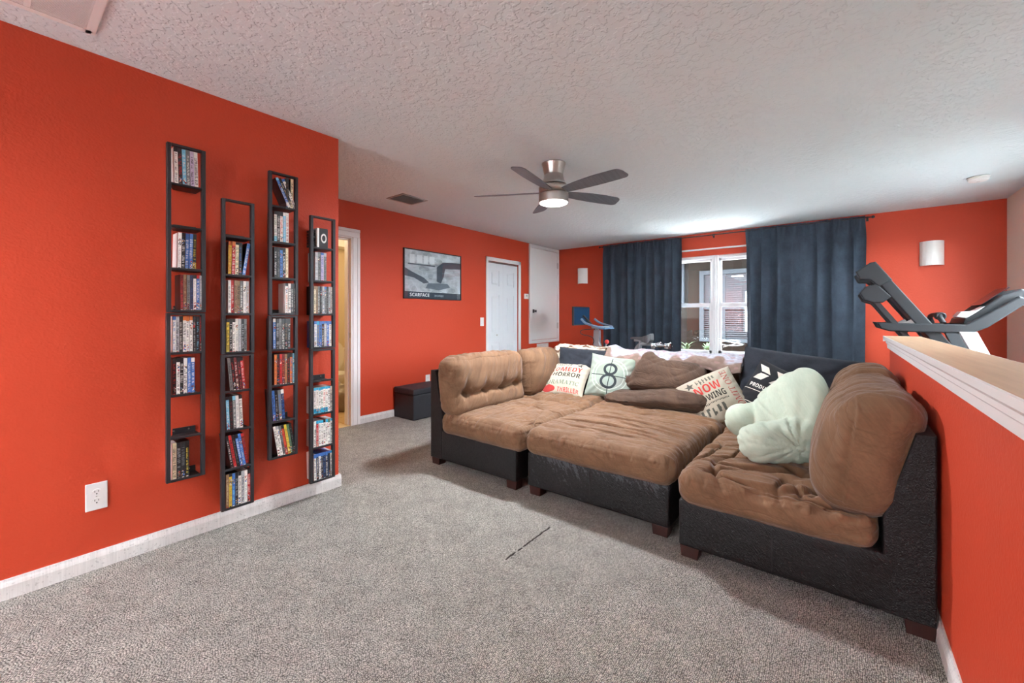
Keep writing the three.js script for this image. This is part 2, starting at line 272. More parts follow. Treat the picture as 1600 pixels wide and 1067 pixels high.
// ------------------------------------------------------------------ bathroom beyond the doorway
{
  const bx = -5.85, bz0 = -3.7, bz1 = -0.9;
  struct('bathroom_wall', [box(bx - T, bx, 0, CH, bz0, bz1), box(bx, XF - T, 0, CH, bz0 - T, bz0), box(bx, XF - T, 0, CH, bz1, bz1 + T), box(XF - T - 0.01, XF - T, 0, CH, bz0, D1[0]), box(XF - T - 0.01, XF - T, 0, CH, D1[1], bz1)], M.bath);
  struct('bathroom_ceiling', [box(bx - T, XF - T, CH, CH + 0.1, bz0 - T, bz1 + T), box(bx, bx + 0.25, 2.19, CH, bz0, bz1)], M.whiteMatt);
  const bf = struct('bathroom_floor', box(bx - T, XF - T, -0.12, -0.006, bz0 - T, bz1 + T), std({ color: lin(0.30, 0.25, 0.17), roughness: 0.9 }));
  const tm = [0, 1, 2].map((k) => std({ map: suedeMap([190 + k * 6, 160 + k * 5, 112 + k * 6], [212, 186, 140]), roughness: 0.35 }));
  for (let i = 0; i < 5; i++) for (let j = 0; j < 7; j++) mesh('tile', rbox(bx + i * 0.31 + 0.003, bx + i * 0.31 + 0.307, -0.012, 0.0, bz0 + j * 0.31 + 0.003, bz0 + j * 0.31 + 0.307, 0.003, 1), tm[Math.floor(rnd() * 3)], bf);
  mesh('tile', box(XF - T, XF, -0.006, 0.002, D1[0], D1[1]), tm[0], bf);
  const t = thing('toilet', 'white toilet with a tank, glimpsed through the bathroom doorway', 'toilet', [bx, 0, -3.0]);
  const por = std({ color: lin(0.82, 0.80, 0.74), roughness: 0.2 });
  mesh('tank', rbox(0.03, 0.21, 0.38, 0.70, -0.23, 0.23, 0.025, 4), por, t);
  mesh('tank_lid', rbox(0.02, 0.22, 0.703, 0.74, -0.245, 0.245, 0.012, 3), por, t);
  const bowl = new THREE.LatheGeometry([[0.10, 0], [0.115, 0.02], [0.10, 0.10], [0.115, 0.2], [0.17, 0.33], [0.185, 0.39], [0.165, 0.395], [0.12, 0.3], [0, 0.25]].map(([r, y]) => new THREE.Vector2(r, y)), 36).scale(1.25, 1, 1).translate(0.47, 0, 0);
  mesh('bowl', [bowl.toNonIndexed(), rbox(0.1, 0.45, 0.0, 0.36, -0.1, 0.1, 0.03).toNonIndexed()], por, t);
  mesh('seat', new THREE.CylinderGeometry(0.19, 0.19, 0.022, 36).scale(1.25, 1, 1).translate(0.46, 0.408, 0), por, t);
  mesh('seat_lid', new THREE.CylinderGeometry(0.185, 0.185, 0.018, 36).scale(1.25, 1, 1).rotateZ(1.45).translate(0.26, 0.62, 0), por, t);
  const bag = new THREE.SphereGeometry(0.14, 40, 30); const bp = bag.attributes.position;
  for (let i = 0; i < bp.count; i++) { const x = bp.getX(i), y = bp.getY(i), z = bp.getZ(i), k = 1 + 0.22 * N(x * 14, y * 10, z * 14) + 0.1 * N(x * 40, y * 30, z * 40); bp.setXYZ(i, x * k, Math.max(-0.16, y * 1.35 * k), z * k); }
  bag.computeVertexNormals();
  tag(mesh('trash_bag', bag.translate(-4.95, 0.16, -2.78), new THREE.MeshPhysicalMaterial({ color: lin(0.30, 0.27, 0.22), roughness: 0.35 })), 'crumpled grey bag on the tiled bathroom floor before the toilet', 'bag');
  const lamp = thing('bathroom_light', 'round warm ceiling lamp of the bathroom beyond the doorway', 'light', [-5.0, CH, -2.3]);
  mesh('lamp_base', lathe([[0, 0], [0.13, 0], [0.13, -0.03], [0, -0.03]]), M.steel, lamp);
  mesh('lamp_glass', lathe([[0.12, -0.03], [0.11, -0.07], [0.06, -0.10], [0, -0.105]]), std({ color: lin(0.9, 0.85, 0.7), emissive: lin(1, 0.8, 0.5), emissiveIntensity: 2, roughness: 0.5 }), lamp);
  const pl = new THREE.PointLight(0xffe2b8, 1.6); pl.position.set(0, -0.18, 0); pl.shadow.radius = 4; pl.castShadow = true; lamp.add(pl);
}

// ------------------------------------------------------------------ outside
{
  struct('ground', box(-30, 30, -0.3, -0.13, -30, 30), std({ map: every(dataTex(512, (u, v) => { const k = 0.5 * tn(u, v, 200, 71) + 0.5 * tn(u, v, 30, 72); return [232 - 40 * k, 230 - 40 * k, 226 - 40 * k]; }, true), 1.4), roughness: 1 }));
  struct('added_dark_ground', box(XR + T + 0.1, 30, -0.13, -0.12, -30, 30), std({ map: every(dataTex(256, (u, v) => { const k = 0.5 * tn(u, v, 120, 75) + 0.5 * tn(u, v, 30, 76); return [112 - 44 * k, 111 - 44 * k, 110 - 44 * k]; }, true), 1.1), roughness: 1 }));  // unseen dark ground, added to lessen light bounced through the side windows
  const NZ0 = -9.8, matt = (o) => new THREE.MeshPhysicalMaterial({ ...o, specularIntensity: 0 });   // specular off and colours made very dark to offset the bright daylight
  const nh = thing('neighbouring_house', 'grey brown stucco house seen through the window, with a blind in its own window', 'house', [0, -0.13, 0]);
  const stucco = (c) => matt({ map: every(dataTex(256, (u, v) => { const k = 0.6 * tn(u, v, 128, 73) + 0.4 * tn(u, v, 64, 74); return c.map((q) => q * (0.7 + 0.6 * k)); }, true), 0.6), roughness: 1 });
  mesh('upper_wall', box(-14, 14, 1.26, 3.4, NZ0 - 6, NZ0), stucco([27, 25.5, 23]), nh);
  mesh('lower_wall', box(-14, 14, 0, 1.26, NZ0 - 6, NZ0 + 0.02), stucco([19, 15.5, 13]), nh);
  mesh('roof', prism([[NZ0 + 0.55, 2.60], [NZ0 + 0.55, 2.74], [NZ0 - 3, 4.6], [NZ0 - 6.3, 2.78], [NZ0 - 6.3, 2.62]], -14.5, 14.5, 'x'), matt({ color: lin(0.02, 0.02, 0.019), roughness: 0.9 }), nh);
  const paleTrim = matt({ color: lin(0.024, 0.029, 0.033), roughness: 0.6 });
  const fx0 = -2.43, fx1 = -0.2, fy0 = 0.77, fy1 = 2.31;
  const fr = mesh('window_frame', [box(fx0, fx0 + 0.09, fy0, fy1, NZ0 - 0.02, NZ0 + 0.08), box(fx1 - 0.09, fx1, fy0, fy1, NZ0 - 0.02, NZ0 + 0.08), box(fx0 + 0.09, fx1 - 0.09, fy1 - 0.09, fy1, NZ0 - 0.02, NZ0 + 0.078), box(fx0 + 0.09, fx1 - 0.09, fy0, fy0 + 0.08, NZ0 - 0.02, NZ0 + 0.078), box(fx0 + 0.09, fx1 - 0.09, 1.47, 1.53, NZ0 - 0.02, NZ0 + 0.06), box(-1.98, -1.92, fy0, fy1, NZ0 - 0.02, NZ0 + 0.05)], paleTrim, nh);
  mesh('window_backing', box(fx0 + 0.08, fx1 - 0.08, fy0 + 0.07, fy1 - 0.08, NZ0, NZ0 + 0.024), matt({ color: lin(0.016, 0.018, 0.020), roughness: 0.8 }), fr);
  const up = [], lo = [];
  for (let k = 0; k < 15; k++) { const y = 1.545 + k * 0.045; up.push(prism([[NZ0 + 0.03, y], [NZ0 + 0.045, y - 0.002], [NZ0 + 0.04, y + 0.037], [NZ0 + 0.026, y + 0.039]], fx0 + 0.09, fx1 - 0.09, 'x')); }
  for (let k = 0; k < 13; k++) { const y = 0.86 + k * 0.045; lo.push(prism([[NZ0 + 0.03, y], [NZ0 + 0.045, y - 0.002], [NZ0 + 0.042, y + 0.022], [NZ0 + 0.028, y + 0.024]], fx0 + 0.09, fx1 - 0.09, 'x')); }
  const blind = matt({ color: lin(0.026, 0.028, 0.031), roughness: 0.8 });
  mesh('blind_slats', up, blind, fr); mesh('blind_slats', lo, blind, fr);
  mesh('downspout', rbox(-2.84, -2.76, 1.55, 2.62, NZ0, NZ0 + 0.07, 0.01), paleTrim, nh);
  // low plants in the bed under the window
  const leafM = std({ color: lin(0.012, 0.038, 0.005), roughness: 0.9, side: THREE.DoubleSide });
  for (const [x, lab] of [[-2.02, 'leafy green fern outside the window, farther left of two'], [-1.70, 'small green fern outside the window, close by the middle post']]) {
    const p = thing('fern', lab, 'plant', [x, -0.13, -7.3]);
    for (let k = 0; k < 26; k++) {
      const a = k * 2.4 + rnd(), l = 0.12 + 0.10 * rnd(), up2 = 0.55 + 0.25 * rnd(), g = new THREE.PlaneGeometry(0.028, l, 2, 8), q = g.attributes.position;
      for (let i = 0; i < q.count; i++) { const t = q.getY(i) / l + 0.5, xx = q.getX(i) * Math.sin(Math.PI * Math.min(1, 0.12 + t * 0.9)) * 1.3; q.setXYZ(i, xx, t * l * (1 - 0.35 * t), t * t * l * 0.7 + Math.abs(xx) * 0.4); }
      g.computeVertexNormals(); g.rotateY(a).translate(0, up2 - 0.02, 0); mesh('leaf', g, leafM, p);
    }
    mesh('stem', [0, 1, 2, 3].map((k) => bar([0.02 * k - 0.03, 0, 0], [0.04 * k - 0.06, 0.75 - 0.05 * k, 0.02], 0.006, 0.003, 6)), leafM, p);
  }
}

// ------------------------------------------------------------------ sectional sofa
// a soft block: rounded box with crowned faces, then folds along the normal
function softBox({ w, h, d, r = 0.06, n = [40, 16, 40], crown = [0, 0.02, 0], warp, fold }) {
  let g = new THREE.BoxGeometry(2, 2, 2, ...n); g.deleteAttribute('uv'); g.deleteAttribute('normal'); g = mergeVertices(g, 1e-5);
  const p = g.attributes.position, hf = [w / 2, h / 2, d / 2];
  const ease = (t) => Math.sign(t) * (1 - Math.pow(1 - Math.abs(t), 1.35));
  for (let i = 0; i < p.count; i++) {
    const q = [p.getX(i), p.getY(i), p.getZ(i)].map(ease), a = q.map((t, k) => t * hf[k]), inn = a.map((t, k) => clamp(t, -(hf[k] - r), hf[k] - r)), dl = a.map((t, k) => t - inn[k]), len = Math.hypot(...dl);
    const o = len > 1e-6 ? inn.map((t, k) => t + dl[k] / len * r) : a;
    o[0] += crown[0] * q[0] * (1 - q[1] * q[1]) * (1 - q[2] * q[2]);
    o[1] += crown[1] * q[1] * (1 - q[0] * q[0]) * (1 - q[2] * q[2]);
    o[2] += crown[2] * q[2] * (1 - q[0] * q[0]) * (1 - q[1] * q[1]);
    p.setXYZ(i, ...o);
  }
  if (warp) for (let i = 0; i < p.count; i++) p.setXYZ(i, ...warp(p.getX(i), p.getY(i), p.getZ(i)));
  g.computeVertexNormals();
  if (fold) folds(g, fold);
  return shearUv(g);
}
function folds(g, f) {
  const p = g.attributes.position, nn = g.attributes.normal, out = [];
  for (let i = 0; i < p.count; i++) { const x = p.getX(i), y = p.getY(i), z = p.getZ(i), a = nn.getX(i), b = nn.getY(i), c = nn.getZ(i), k = f(x, y, z, a, b, c); out.push(x + a * k, y + b * k, z + c * k); }
  p.array.set(out); p.needsUpdate = true; g.computeVertexNormals();
}
function shearUv(g) { const p = g.attributes.position, uv = new Float32Array(p.count * 2); for (let i = 0; i < p.count; i++) { uv[2 * i] = p.getX(i) + 0.7 * p.getY(i); uv[2 * i + 1] = p.getZ(i) + 0.71 * p.getY(i); } g.setAttribute('uv', new THREE.BufferAttribute(uv, 2)); return g; }
const groove = (n, s) => Math.exp(-(n * s) * (n * s));
// seat top creases that run mostly along x or z, gathers on the edges, broad softness
function seatFold(seed, alongX, deep = 1) {
  return (x, y, z, a, b, c) => {
    const s = seed * 7.3, u = alongX ? x : z, v = alongX ? z : x, top = clamp(b, 0, 1), side = 1 - Math.abs(b);
    const wob = 0.05 * N(u * 2.2, s, v * 2);
    let k = 0.006 * N(x * 4 + s, y * 4, z * 4);
    k += top * deep * (0.008 * N(u * 2.4 + s, (v + wob) * 15, 1.3) - 0.013 * groove(N(u * 1.5 + s, 4, (v + wob) * 7.0), 9) - 0.008 * groove(N(u * 5, s + 2, (v + wob) * 12), 7));
    k -= top * deep * 0.007 * groove(N(v * 6 + s, 8, u * 5), 10);
    const edge = clamp(4 * b * (1 - b), 0, 1);
    const t = Math.abs(c) > Math.abs(a) ? x : z;
    k += edge * 0.008 * (N(t * 34, s, y * 6) - 0.6 * groove(N(t * 22, s + 3, y * 4), 5));
    k -= side * 0.005 * gauss(y - 0.042, 0.005);
    k += side * 0.006 * N(t * 16 + s, y * 10, 5) - side * 0.005 * groove(N(t * 9, s, y * 14), 5);
    return k;
  };
}
function foot(x0, x1, z0, z1, parent) { mesh('foot', prism([[x0 + 0.006, 0], [x1 - 0.006, 0], [x1, 0.058], [x0, 0.058]], z0, z1, 'z', 0.003), M.foot, parent); }
const BY0 = 0.055, BY1 = 0.285;                      // leather base
// every module: origin at the floor under its front left corner; w along x, d toward -z
function sofaModule(name, label, x, z, w, d) {
  const t = thing(name, label, 'sofa', [x, 0, z], 0, 'modules of the sectional sofa');
  for (const [a, b] of [[0.0, -0.01], [w - 0.1, -0.01], [0.0, -d + 0.09], [w - 0.1, -d + 0.09]]) foot(a + 0.005, a + 0.095, b - 0.075, b, t);
  return t;
}
const wornLeather = M.leather.clone(); wornLeather.color = lin(1, 1, 1);
wornLeather.map = dataTex(1024, (u, v) => { const y = (v - 0.45) / 0.71, e = sstep(0.015, 0.105, y), c = tn(u, v, 250, 41, 250) * 0.6 + tn(u, v, 90, 42, 60) * 0.6 + tn(u, v, 18, 43, 6) * 0.5, k = sstep(1.28 - 0.44 * e, 1.36 - 0.44 * e, c); return [25 + 38 * k, 23 + 41 * k, 23 + 45 * k]; }, true);   // cracked, flaking top edge
function leatherBase(t, x0, x1, d, mat = M.leather) {
  const b = softBox({ w: x1 - x0, h: BY1 - BY0, d, r: 0.014, n: [34, 10, 20], crown: [0, 0, 0.006], fold: (x, y, z) => 0.0022 * N(x * 7, y * 12, z * 7 + x0) });
  mesh('base', b.translate((x0 + x1) / 2, (BY0 + BY1) / 2, -d / 2), mat, t);
  mesh('base_seam', bar([(x0 + x1) / 2, BY0 + 0.01, 0.0065], [(x0 + x1) / 2, BY1 - 0.02, 0.0065], 0.0016, 0.0016, 6), M.leather, t);
}
function seat(t, x0, x1, z0, z1, seed, alongX, o = {}) {
  const w = x1 - x0, d = z0 - z1;
  const g = softBox({ w, h: 0.175, d, r: 0.07, n: o.n ?? [210, 22, 200], crown: [0.004, 0.022, 0.008], warp: o.warp, fold: o.fold ?? seatFold(seed, alongX, o.deep) });
  return mesh('seat_cushion', g.translate((x0 + x1) / 2, 0.352 + (o.lift ?? 0), (z0 + z1) / 2), o.mat ?? M.suede, t);
}
function backPanelSide(t, x0, x1, d, inward, z0 = 0) {   // inward: +1 when the seat lies toward +x
  const pts = inward > 0 ? [[x0, BY0], [x1, BY0], [x1, 0.42], [x0 + 0.055, 0.757], [x0, 0.757]] : [[x1, BY0], [x1, 0.757], [x1 - 0.055, 0.757], [x0, 0.42], [x0, BY0]];
  mesh('back_panel', prism(pts, -d, z0, 'z', 0.006), M.leather, t);
}
// side back cushion, length along z, thickness along x, tufts on the face that looks inward (inward = +1: +x)
function sideBack(t, cx, y0, y1, z0, z1, thick, inward, seed, tufted, lean = 0) {
  const h = y1 - y0, d = z0 - z1, ty = -h / 2 + h * 0.40, tz = [-0.36, -0.12, 0.12, 0.36].map((k) => k * d);
  const g = softBox({
    w: thick, h, d, r: Math.min(thick, h, d) * 0.4, n: [56, 70, 110], crown: [0.03, 0.012, 0.01],
    warp: (x, y, z) => [x + lean * (y / h) - (tufted ? 0 : 0.03 * inward * sstep(0.0, -0.5, y / h)), y + 0.006 * N(z * 6 + seed, 1, x * 3), z],
    fold: (x, y, z, a, b, c) => {
      const inn = clamp(a * inward * 1.5, 0, 1), s = seed * 5.1;
      let k = 0.007 * N(x * 5 + s, y * 5, z * 5);
      if (tufted) {
        k -= inn * 0.034 * gauss(y - ty - 0.008 * Math.sin(z * 20), 0.026) * sstep(0.47 * d, 0.38 * d, Math.abs(z));
        for (const q of tz) k -= inn * (0.038 * gauss(Math.hypot(y - ty, z - q), 0.042) + 0.018 * gauss(z - q, 0.02) * gauss(y - ty - 0.03, 0.09));
        k += inn * 0.01 * sstep(0.02, 0.12, Math.abs(y - ty));
      }
      k += 0.008 * N(z * 24 + y * 14, s, x * 5) * clamp(0.35 + 0.9 * b + (y > 0.05 ? 0.3 : 0), 0, 1);
      k -= 0.010 * groove(N(z * 10 + y * 5, s + 1, x * 3), 6) * clamp(b + 0.35, 0, 1);
      k -= clamp(c, 0, 1) * 0.004 * groove(N(y * 26, s + 4, x * 3), 4);
      if (!tufted) k += clamp(c, 0, 1) * (0.006 * gauss(x + 0.035 - 0.02 * Math.sin(y * 7), 0.0045) - 0.004 * gauss(x + 0.048 - 0.02 * Math.sin(y * 7), 0.008)) * sstep(-0.24, -0.18, y);
      return k;
    },
  });
  const m = mesh('back_cushion', g.translate(cx, (y0 + y1) / 2, (z0 + z1) / 2), M.suede, t);
  return m;
}
// rear back cushion, length along x, thickness along z
function rearBack(t, x0, x1, y0, y1, cz, thick, seed) {
  const w = x1 - x0, h = y1 - y0;
  const g = softBox({ w, h, d: thick, r: 0.08, n: [80, 44, 22], crown: [0.01, 0.012, 0.03], fold: (x, y, z, a, b, c) => 0.008 * N(x * 5 + seed, y * 5, z * 4) + 0.005 * N(x * 20 + y * 10, seed, z * 4) - 0.006 * groove(N(x * 8 + y * 4, seed + 3, 1), 6) * clamp(b + 0.4, 0, 1) });
  mesh('back_cushion', g.translate((x0 + x1) / 2, (y0 + y1) / 2, cz), M.suede, t);
}
const FZ = -2.24, MD = 0.90;
{ // front left module, back along its left side
  const t = sofaModule('sofa_module', 'brown suede sofa module with a tufted back cushion, nearest the storage box', -2.615, FZ, 0.88, MD);
  leatherBase(t, 0.13, 0.88, MD);
  backPanelSide(t, 0, 0.135, MD, 1);
  seat(t, 0.13, 0.945, 0.03, -MD, 1, false, { fold: (x, y, z, a, b, c) => {
    let k = seatFold(1, false, 0.5)(x, y, z, a, b, c); const top = clamp(b, 0, 1);
    for (const [tx, tz] of [[0.36, 0.24], [0.05, -0.12], [-0.2, 0.02]]) { const dx = x - tx, dz = z - tz, rr = Math.hypot(dx, dz), an = Math.atan2(dz, dx); k -= top * (0.016 * gauss(rr, 0.025) + 0.016 * Math.pow(0.5 + 0.5 * Math.sin(an * 7 + tx * 9), 6) * gauss(rr, 0.12)); }
    k -= top * 0.026 * (gauss(z + 0.12 + 0.05 * N(x * 3, 2, 1), 0.0062) * sstep(-0.15, 0, x) + gauss(x - 0.08 - 0.05 * N(z * 4, 1, 2), 0.0062) * sstep(0.1, -0.05, z));
    return k;
  } });
  sideBack(t, 0.185, 0.395, 0.872, 0.02, -MD + 0.01, 0.24, 1, 2, true, -0.05);
}
{ // ottoman in the middle
  const t = thing('sofa_ottoman', 'wide brown suede ottoman filling the middle of the sectional sofa', 'ottoman', [-1.655, 0, FZ - 0.02], 0, 'modules of the sectional sofa');
  for (const [a, b] of [[0.01, -0.01], [0.84, -0.01], [0.01, -0.8], [0.84, -0.8]]) foot(a, a + 0.09, b - 0.08, b, t);
  leatherBase(t, 0, 0.94, 0.9, wornLeather);
  seat(t, -0.015, 0.96, 0.035, -0.90, 3, true, { lift: 0.006, n: [270, 22, 240], fold: (x, y, z, a, b, c) => {
    let k = seatFold(3, true, 0.5)(x, y, z, a, b, c); const top = clamp(b, 0, 1);
    for (const [zc, sl, x0, x1, dp] of [[-0.14, 0.16, -0.34, 0.48, 0.022], [0.06, 0.22, -0.44, 0.34, 0.022], [-0.03, 0.12, -0.1, 0.47, 0.018], [0.22, 0.1, -0.36, 0.3, 0.014], [-0.27, 0.08, -0.3, 0.4, 0.014], [0.13, 0.16, 0.0, 0.46, 0.012]]) { const zz = zc + sl * (x + 0.1) * (x + 0.1) * 2 + 0.015 * N(x * 5, zc * 9, 0); k -= top * dp * 1.5 * gauss(z - zz, 0.0062) * sstep(x0, x0 + 0.2, x) * sstep(x1, x1 - 0.15, x) + top * dp * 0.45 * gauss(z - zz - 0.022, 0.014) * sstep(x0, x0 + 0.2, x) * sstep(x1, x1 - 0.15, x); }
    const rg = sstep(0.25, 0.44, x); k += rg * 0.006 * N(x * 4, 3, z * 38) ;
    return k;
  } });
}
{ // front right module, back along the half wall
  const t = sofaModule('sofa_module', 'brown suede sofa module in front, backed against the half wall', -0.635, -2.142, 0.92, MD);
  leatherBase(t, 0, 0.80, MD);
  backPanelSide(t, 0.765, 0.913, MD, -1);
  seat(t, -0.01, 0.755, 0.03, -MD, 5, true, { n: [240, 24, 210], fold: (x, y, z, a, b, c) => {
    let k = seatFold(5, true, 0.5)(x, y, z, a, b, c); const top = clamp(b, 0, 1);
    const q = sstep(-0.05, 0.3, x); k += top * q * (0.026 * N(x * 9, 3.3, z * 11) - 0.022 * groove(N(x * 7 + z * 5, 9, z * 9 - x * 4), 6)) - top * 0.03 * groove(N(x * 2.0, 4.4, z * 5 + x), 22) - top * 0.02 * groove(N(x * 5 + 3, 7.7, z * 3), 22);
    k -= sstep(0.1, 0.38, x) * clamp(c, 0, 1) * 0.010 * groove(N(x * 8 + y * 22, 2, y * 6), 4);
    return k;
  } });
  const bc = sideBack(t, 0.705, 0.385, 0.885, 0.03, -MD + 0.02, 0.29, -1, 6, false, 0.13);
}
const BZ = -3.16, BD = 0.94;
{ // back left corner
  const t = sofaModule('sofa_corner', 'brown suede corner module of the sofa, under the navy pillow nearest the closet door', -2.615, BZ, 0.88, BD);
  leatherBase(t, 0.13, 0.88, BD - 0.1);
  backPanelSide(t, 0, 0.135, BD, 1);
  mesh('back_panel', prism([[-BD, BY0], [-BD, 0.757], [-BD + 0.055, 0.757], [-BD + 0.13, 0.42], [-BD + 0.13, BY0]], 0.135, 0.88, 'x', 0.006), M.leather, t);
  seat(t, 0.13, 0.91, 0.01, -0.78, 7, false, { n: [80, 16, 80] });
  sideBack(t, 0.20, 0.40, 0.865, -0.03, -0.62, 0.25, 1, 8, false, -0.05);
  rearBack(t, 0.25, 0.9, 0.41, 0.83, -0.74, 0.20, 9);
}
{ // back middle
  const t = sofaModule('sofa_module', 'brown suede sofa module below the window, with a fleece blanket over its back', -1.70, BZ, 1.04, BD);
  leatherBase(t, 0, 1.04, BD - 0.1);
  mesh('back_panel', prism([[-BD, BY0], [-BD, 0.757], [-BD + 0.055, 0.757], [-BD + 0.13, 0.42], [-BD + 0.13, BY0]], 0, 1.04, 'x', 0.006), M.leather, t);
  seat(t, -0.01, 1.04, 0.01, -0.78, 10, true, { n: [100, 16, 80] });
  rearBack(t, 0.0, 0.52, 0.41, 0.815, -0.74, 0.20, 11); rearBack(t, 0.52, 1.04, 0.41, 0.81, -0.74, 0.20, 12);
}
{ // back right corner
  const t = sofaModule('sofa_corner', 'brown suede corner module of the sofa, against the far end of the half wall', -0.635, BZ + 0.05, 0.92, BD);
  leatherBase(t, 0, 0.80, BD - 0.1);
  backPanelSide(t, 0.765, 0.913, BD, -1);
  mesh('back_panel', prism([[-BD, BY0], [-BD, 0.757], [-BD + 0.055, 0.757], [-BD + 0.13, 0.42], [-BD + 0.13, BY0]], 0, 0.765, 'x', 0.006), M.leather, t);
  seat(t, -0.01, 0.755, 0.0, -0.78, 13, true, { n: [80, 16, 80] });
  sideBack(t, 0.73, 0.40, 0.885, -0.02, -0.62, 0.27, -1, 14, false, 0.10);
  rearBack(t, 0.0, 0.66, 0.41, 0.82, -0.76, 0.20, 15);
}

// ------------------------------------------------------------------ pillows and blankets
function canvasTex(w, h, draw) { const c = document.createElement('canvas'); c.width = w; c.height = h; const g = c.getContext('2d'); draw(g, w, h); const t = new THREE.CanvasTexture(c); t.colorSpace = THREE.SRGBColorSpace; t.anisotropy = 8; return t; }
// knife edge pillow, face toward +z, resting on y = 0; front takes the print, back a plain cloth
function pillowGeo(w, h, th, seed, o = {}) {
  const n = o.n ?? 44, pos = [], uv = [], idx = [], gr = [];
  for (const s of [1, -1]) {
    const start = idx.length, off = pos.length / 3;
    for (let j = 0; j <= n; j++) for (let i = 0; i <= n; i++) {
      const u = -1 + 2 * i / n, v = -1 + 2 * j / n, e = (1 - Math.pow(Math.abs(u), 2.6)) * (1 - Math.pow(Math.abs(v), 2.6));
      const x = w / 2 * u * (1 - (o.pinch ?? 0.07) * (1 - v * v)), y = h / 2 * v * (1 - (o.pinch ?? 0.07) * (1 - u * u));
      let z = s * th / 2 * Math.pow(Math.max(0, e), 0.55);
      const edge = Math.sqrt(Math.max(0, e));
      z += s * edge * ((o.soft ?? 0.012) * N(x * 9 + seed, y * 9, s) - (o.crease ?? 0.008) * groove(N(x * 6 + y * 4 + seed, y * 6 - x * 3, s * 2), 5));
      z += s * edge * 0.006 * Math.sin(Math.atan2(v, u) * 22 + seed) * sstep(0.45, 0.85, Math.hypot(u, v) / 1.2);
      const q = o.warp ? o.warp(x, y, z, u, v) : [x, y, z];
      pos.push(q[0], q[1] + h / 2, q[2]); uv.push(s > 0 ? (u + 1) / 2 : (1 - u) / 2, (v + 1) / 2);
    }
    for (let j = 0; j < n; j++) for (let i = 0; i < n; i++) { const a = off + j * (n + 1) + i, b = a + 1, c = a + n + 1, d = c + 1; if (s > 0) idx.push(a, b, d, a, d, c); else idx.push(a, d, b, a, c, d); }
    gr.push([start, idx.length - start]);
  }
  const g = new THREE.BufferGeometry(); g.setAttribute('position', new THREE.Float32BufferAttribute(pos, 3)); g.setAttribute('uv', new THREE.Float32BufferAttribute(uv, 2)); g.setIndex(idx);
  gr.forEach(([a, b], i) => g.addGroup(a, b, i)); g.computeVertexNormals(); return g;
}
function pillow(name, label, geo, mats, p, rot, group, cat = 'pillow') { const m = mesh(name, geo, mats); m.position.set(...p); m.rotation.set(...rot, 'YXZ'); return tag(m, label, cat, group); }
const cloth = (map) => new THREE.MeshPhysicalMaterial({ map, roughness: 0.95, sheen: 0.2, sheenColor: lin(0.6, 0.6, 0.6), bumpMap: weaveBump, bumpScale: 0.0006 });
const linen = [166, 158, 141];
const css = (c) => `rgb(${c.join(',')})`;
function speck(g, w, h, n, a, seedc) { for (let i = 0; i < n; i++) { const k = Math.floor(40 + 60 * rnd()); g.fillStyle = `rgba(${k},${k},${k - 8},${a * rnd()})`; g.fillRect(rnd() * w, rnd() * h, 1 + rnd() * 3, 1 + rnd() * 2); } }
const fit = (g, text, x, y, w, h, font, fill) => { g.save(); g.font = `${font.replace('PX', '100px')}`; const m = g.measureText(text).width; g.translate(x, y); g.scale(w / m, h / 72); g.fillStyle = fill; g.textBaseline = 'alphabetic'; g.fillText(text, 0, 0); g.restore(); };
const star = (g, x, y, r, fill) => { g.fillStyle = fill; g.beginPath(); for (let k = 0; k < 10; k++) { const a = -Math.PI / 2 + k * Math.PI / 5, q = k % 2 ? r * 0.42 : r; g.lineTo(x + q * Math.cos(a), y + q * Math.sin(a)); } g.fill(); };
const scrawl = (g, x, y, w, h, fill, n) => { g.fillStyle = fill; for (let k = 0; k < n; k++) { g.fillRect(x + k * w / n, y + h * 0.2 * rnd(), w / n * (0.25 + 0.3 * rnd()), h * (0.5 + 0.5 * rnd())); g.fillRect(x + k * w / n, y + h * 0.6 * rnd(), w / n * 0.6, h * 0.2); } };
const wordMap = canvasTex(512, 512, (g, w, h) => {
  g.fillStyle = css(linen); g.fillRect(0, 0, w, h); speck(g, w, h, 700, 0.25);
  scrawl(g, 60, 30, 250, 60, '#5a5a54', 9); star(g, 400, 66, 46, '#2c2a2a');
  fit(g, 'COMEDY', 50, 190, 400, 74, 'bold PX sans-serif', '#b5322c');
  fit(g, 'HORROR', 110, 276, 340, 66, 'bold PX sans-serif', '#26241f');
  g.fillStyle = '#b98a80'; g.beginPath(); g.arc(70, 262, 44, 0, 7); g.fill(); g.fillStyle = css(linen); g.beginPath(); g.arc(70, 262, 26, 0, 7); g.fill();
  scrawl(g, 130, 298, 320, 22, '#b08a80', 22);
  fit(g, 'DRAMATIC', 70, 400, 390, 60, 'bold PX serif', '#5d6a5a');
  g.fillStyle = '#a3302c'; g.beginPath(); g.ellipse(110, 456, 80, 44, 0, 0, 7); g.fill();
  fit(g, 'THRILLER', 220, 490, 250, 50, 'bold PX sans-serif', '#b5322c');
});
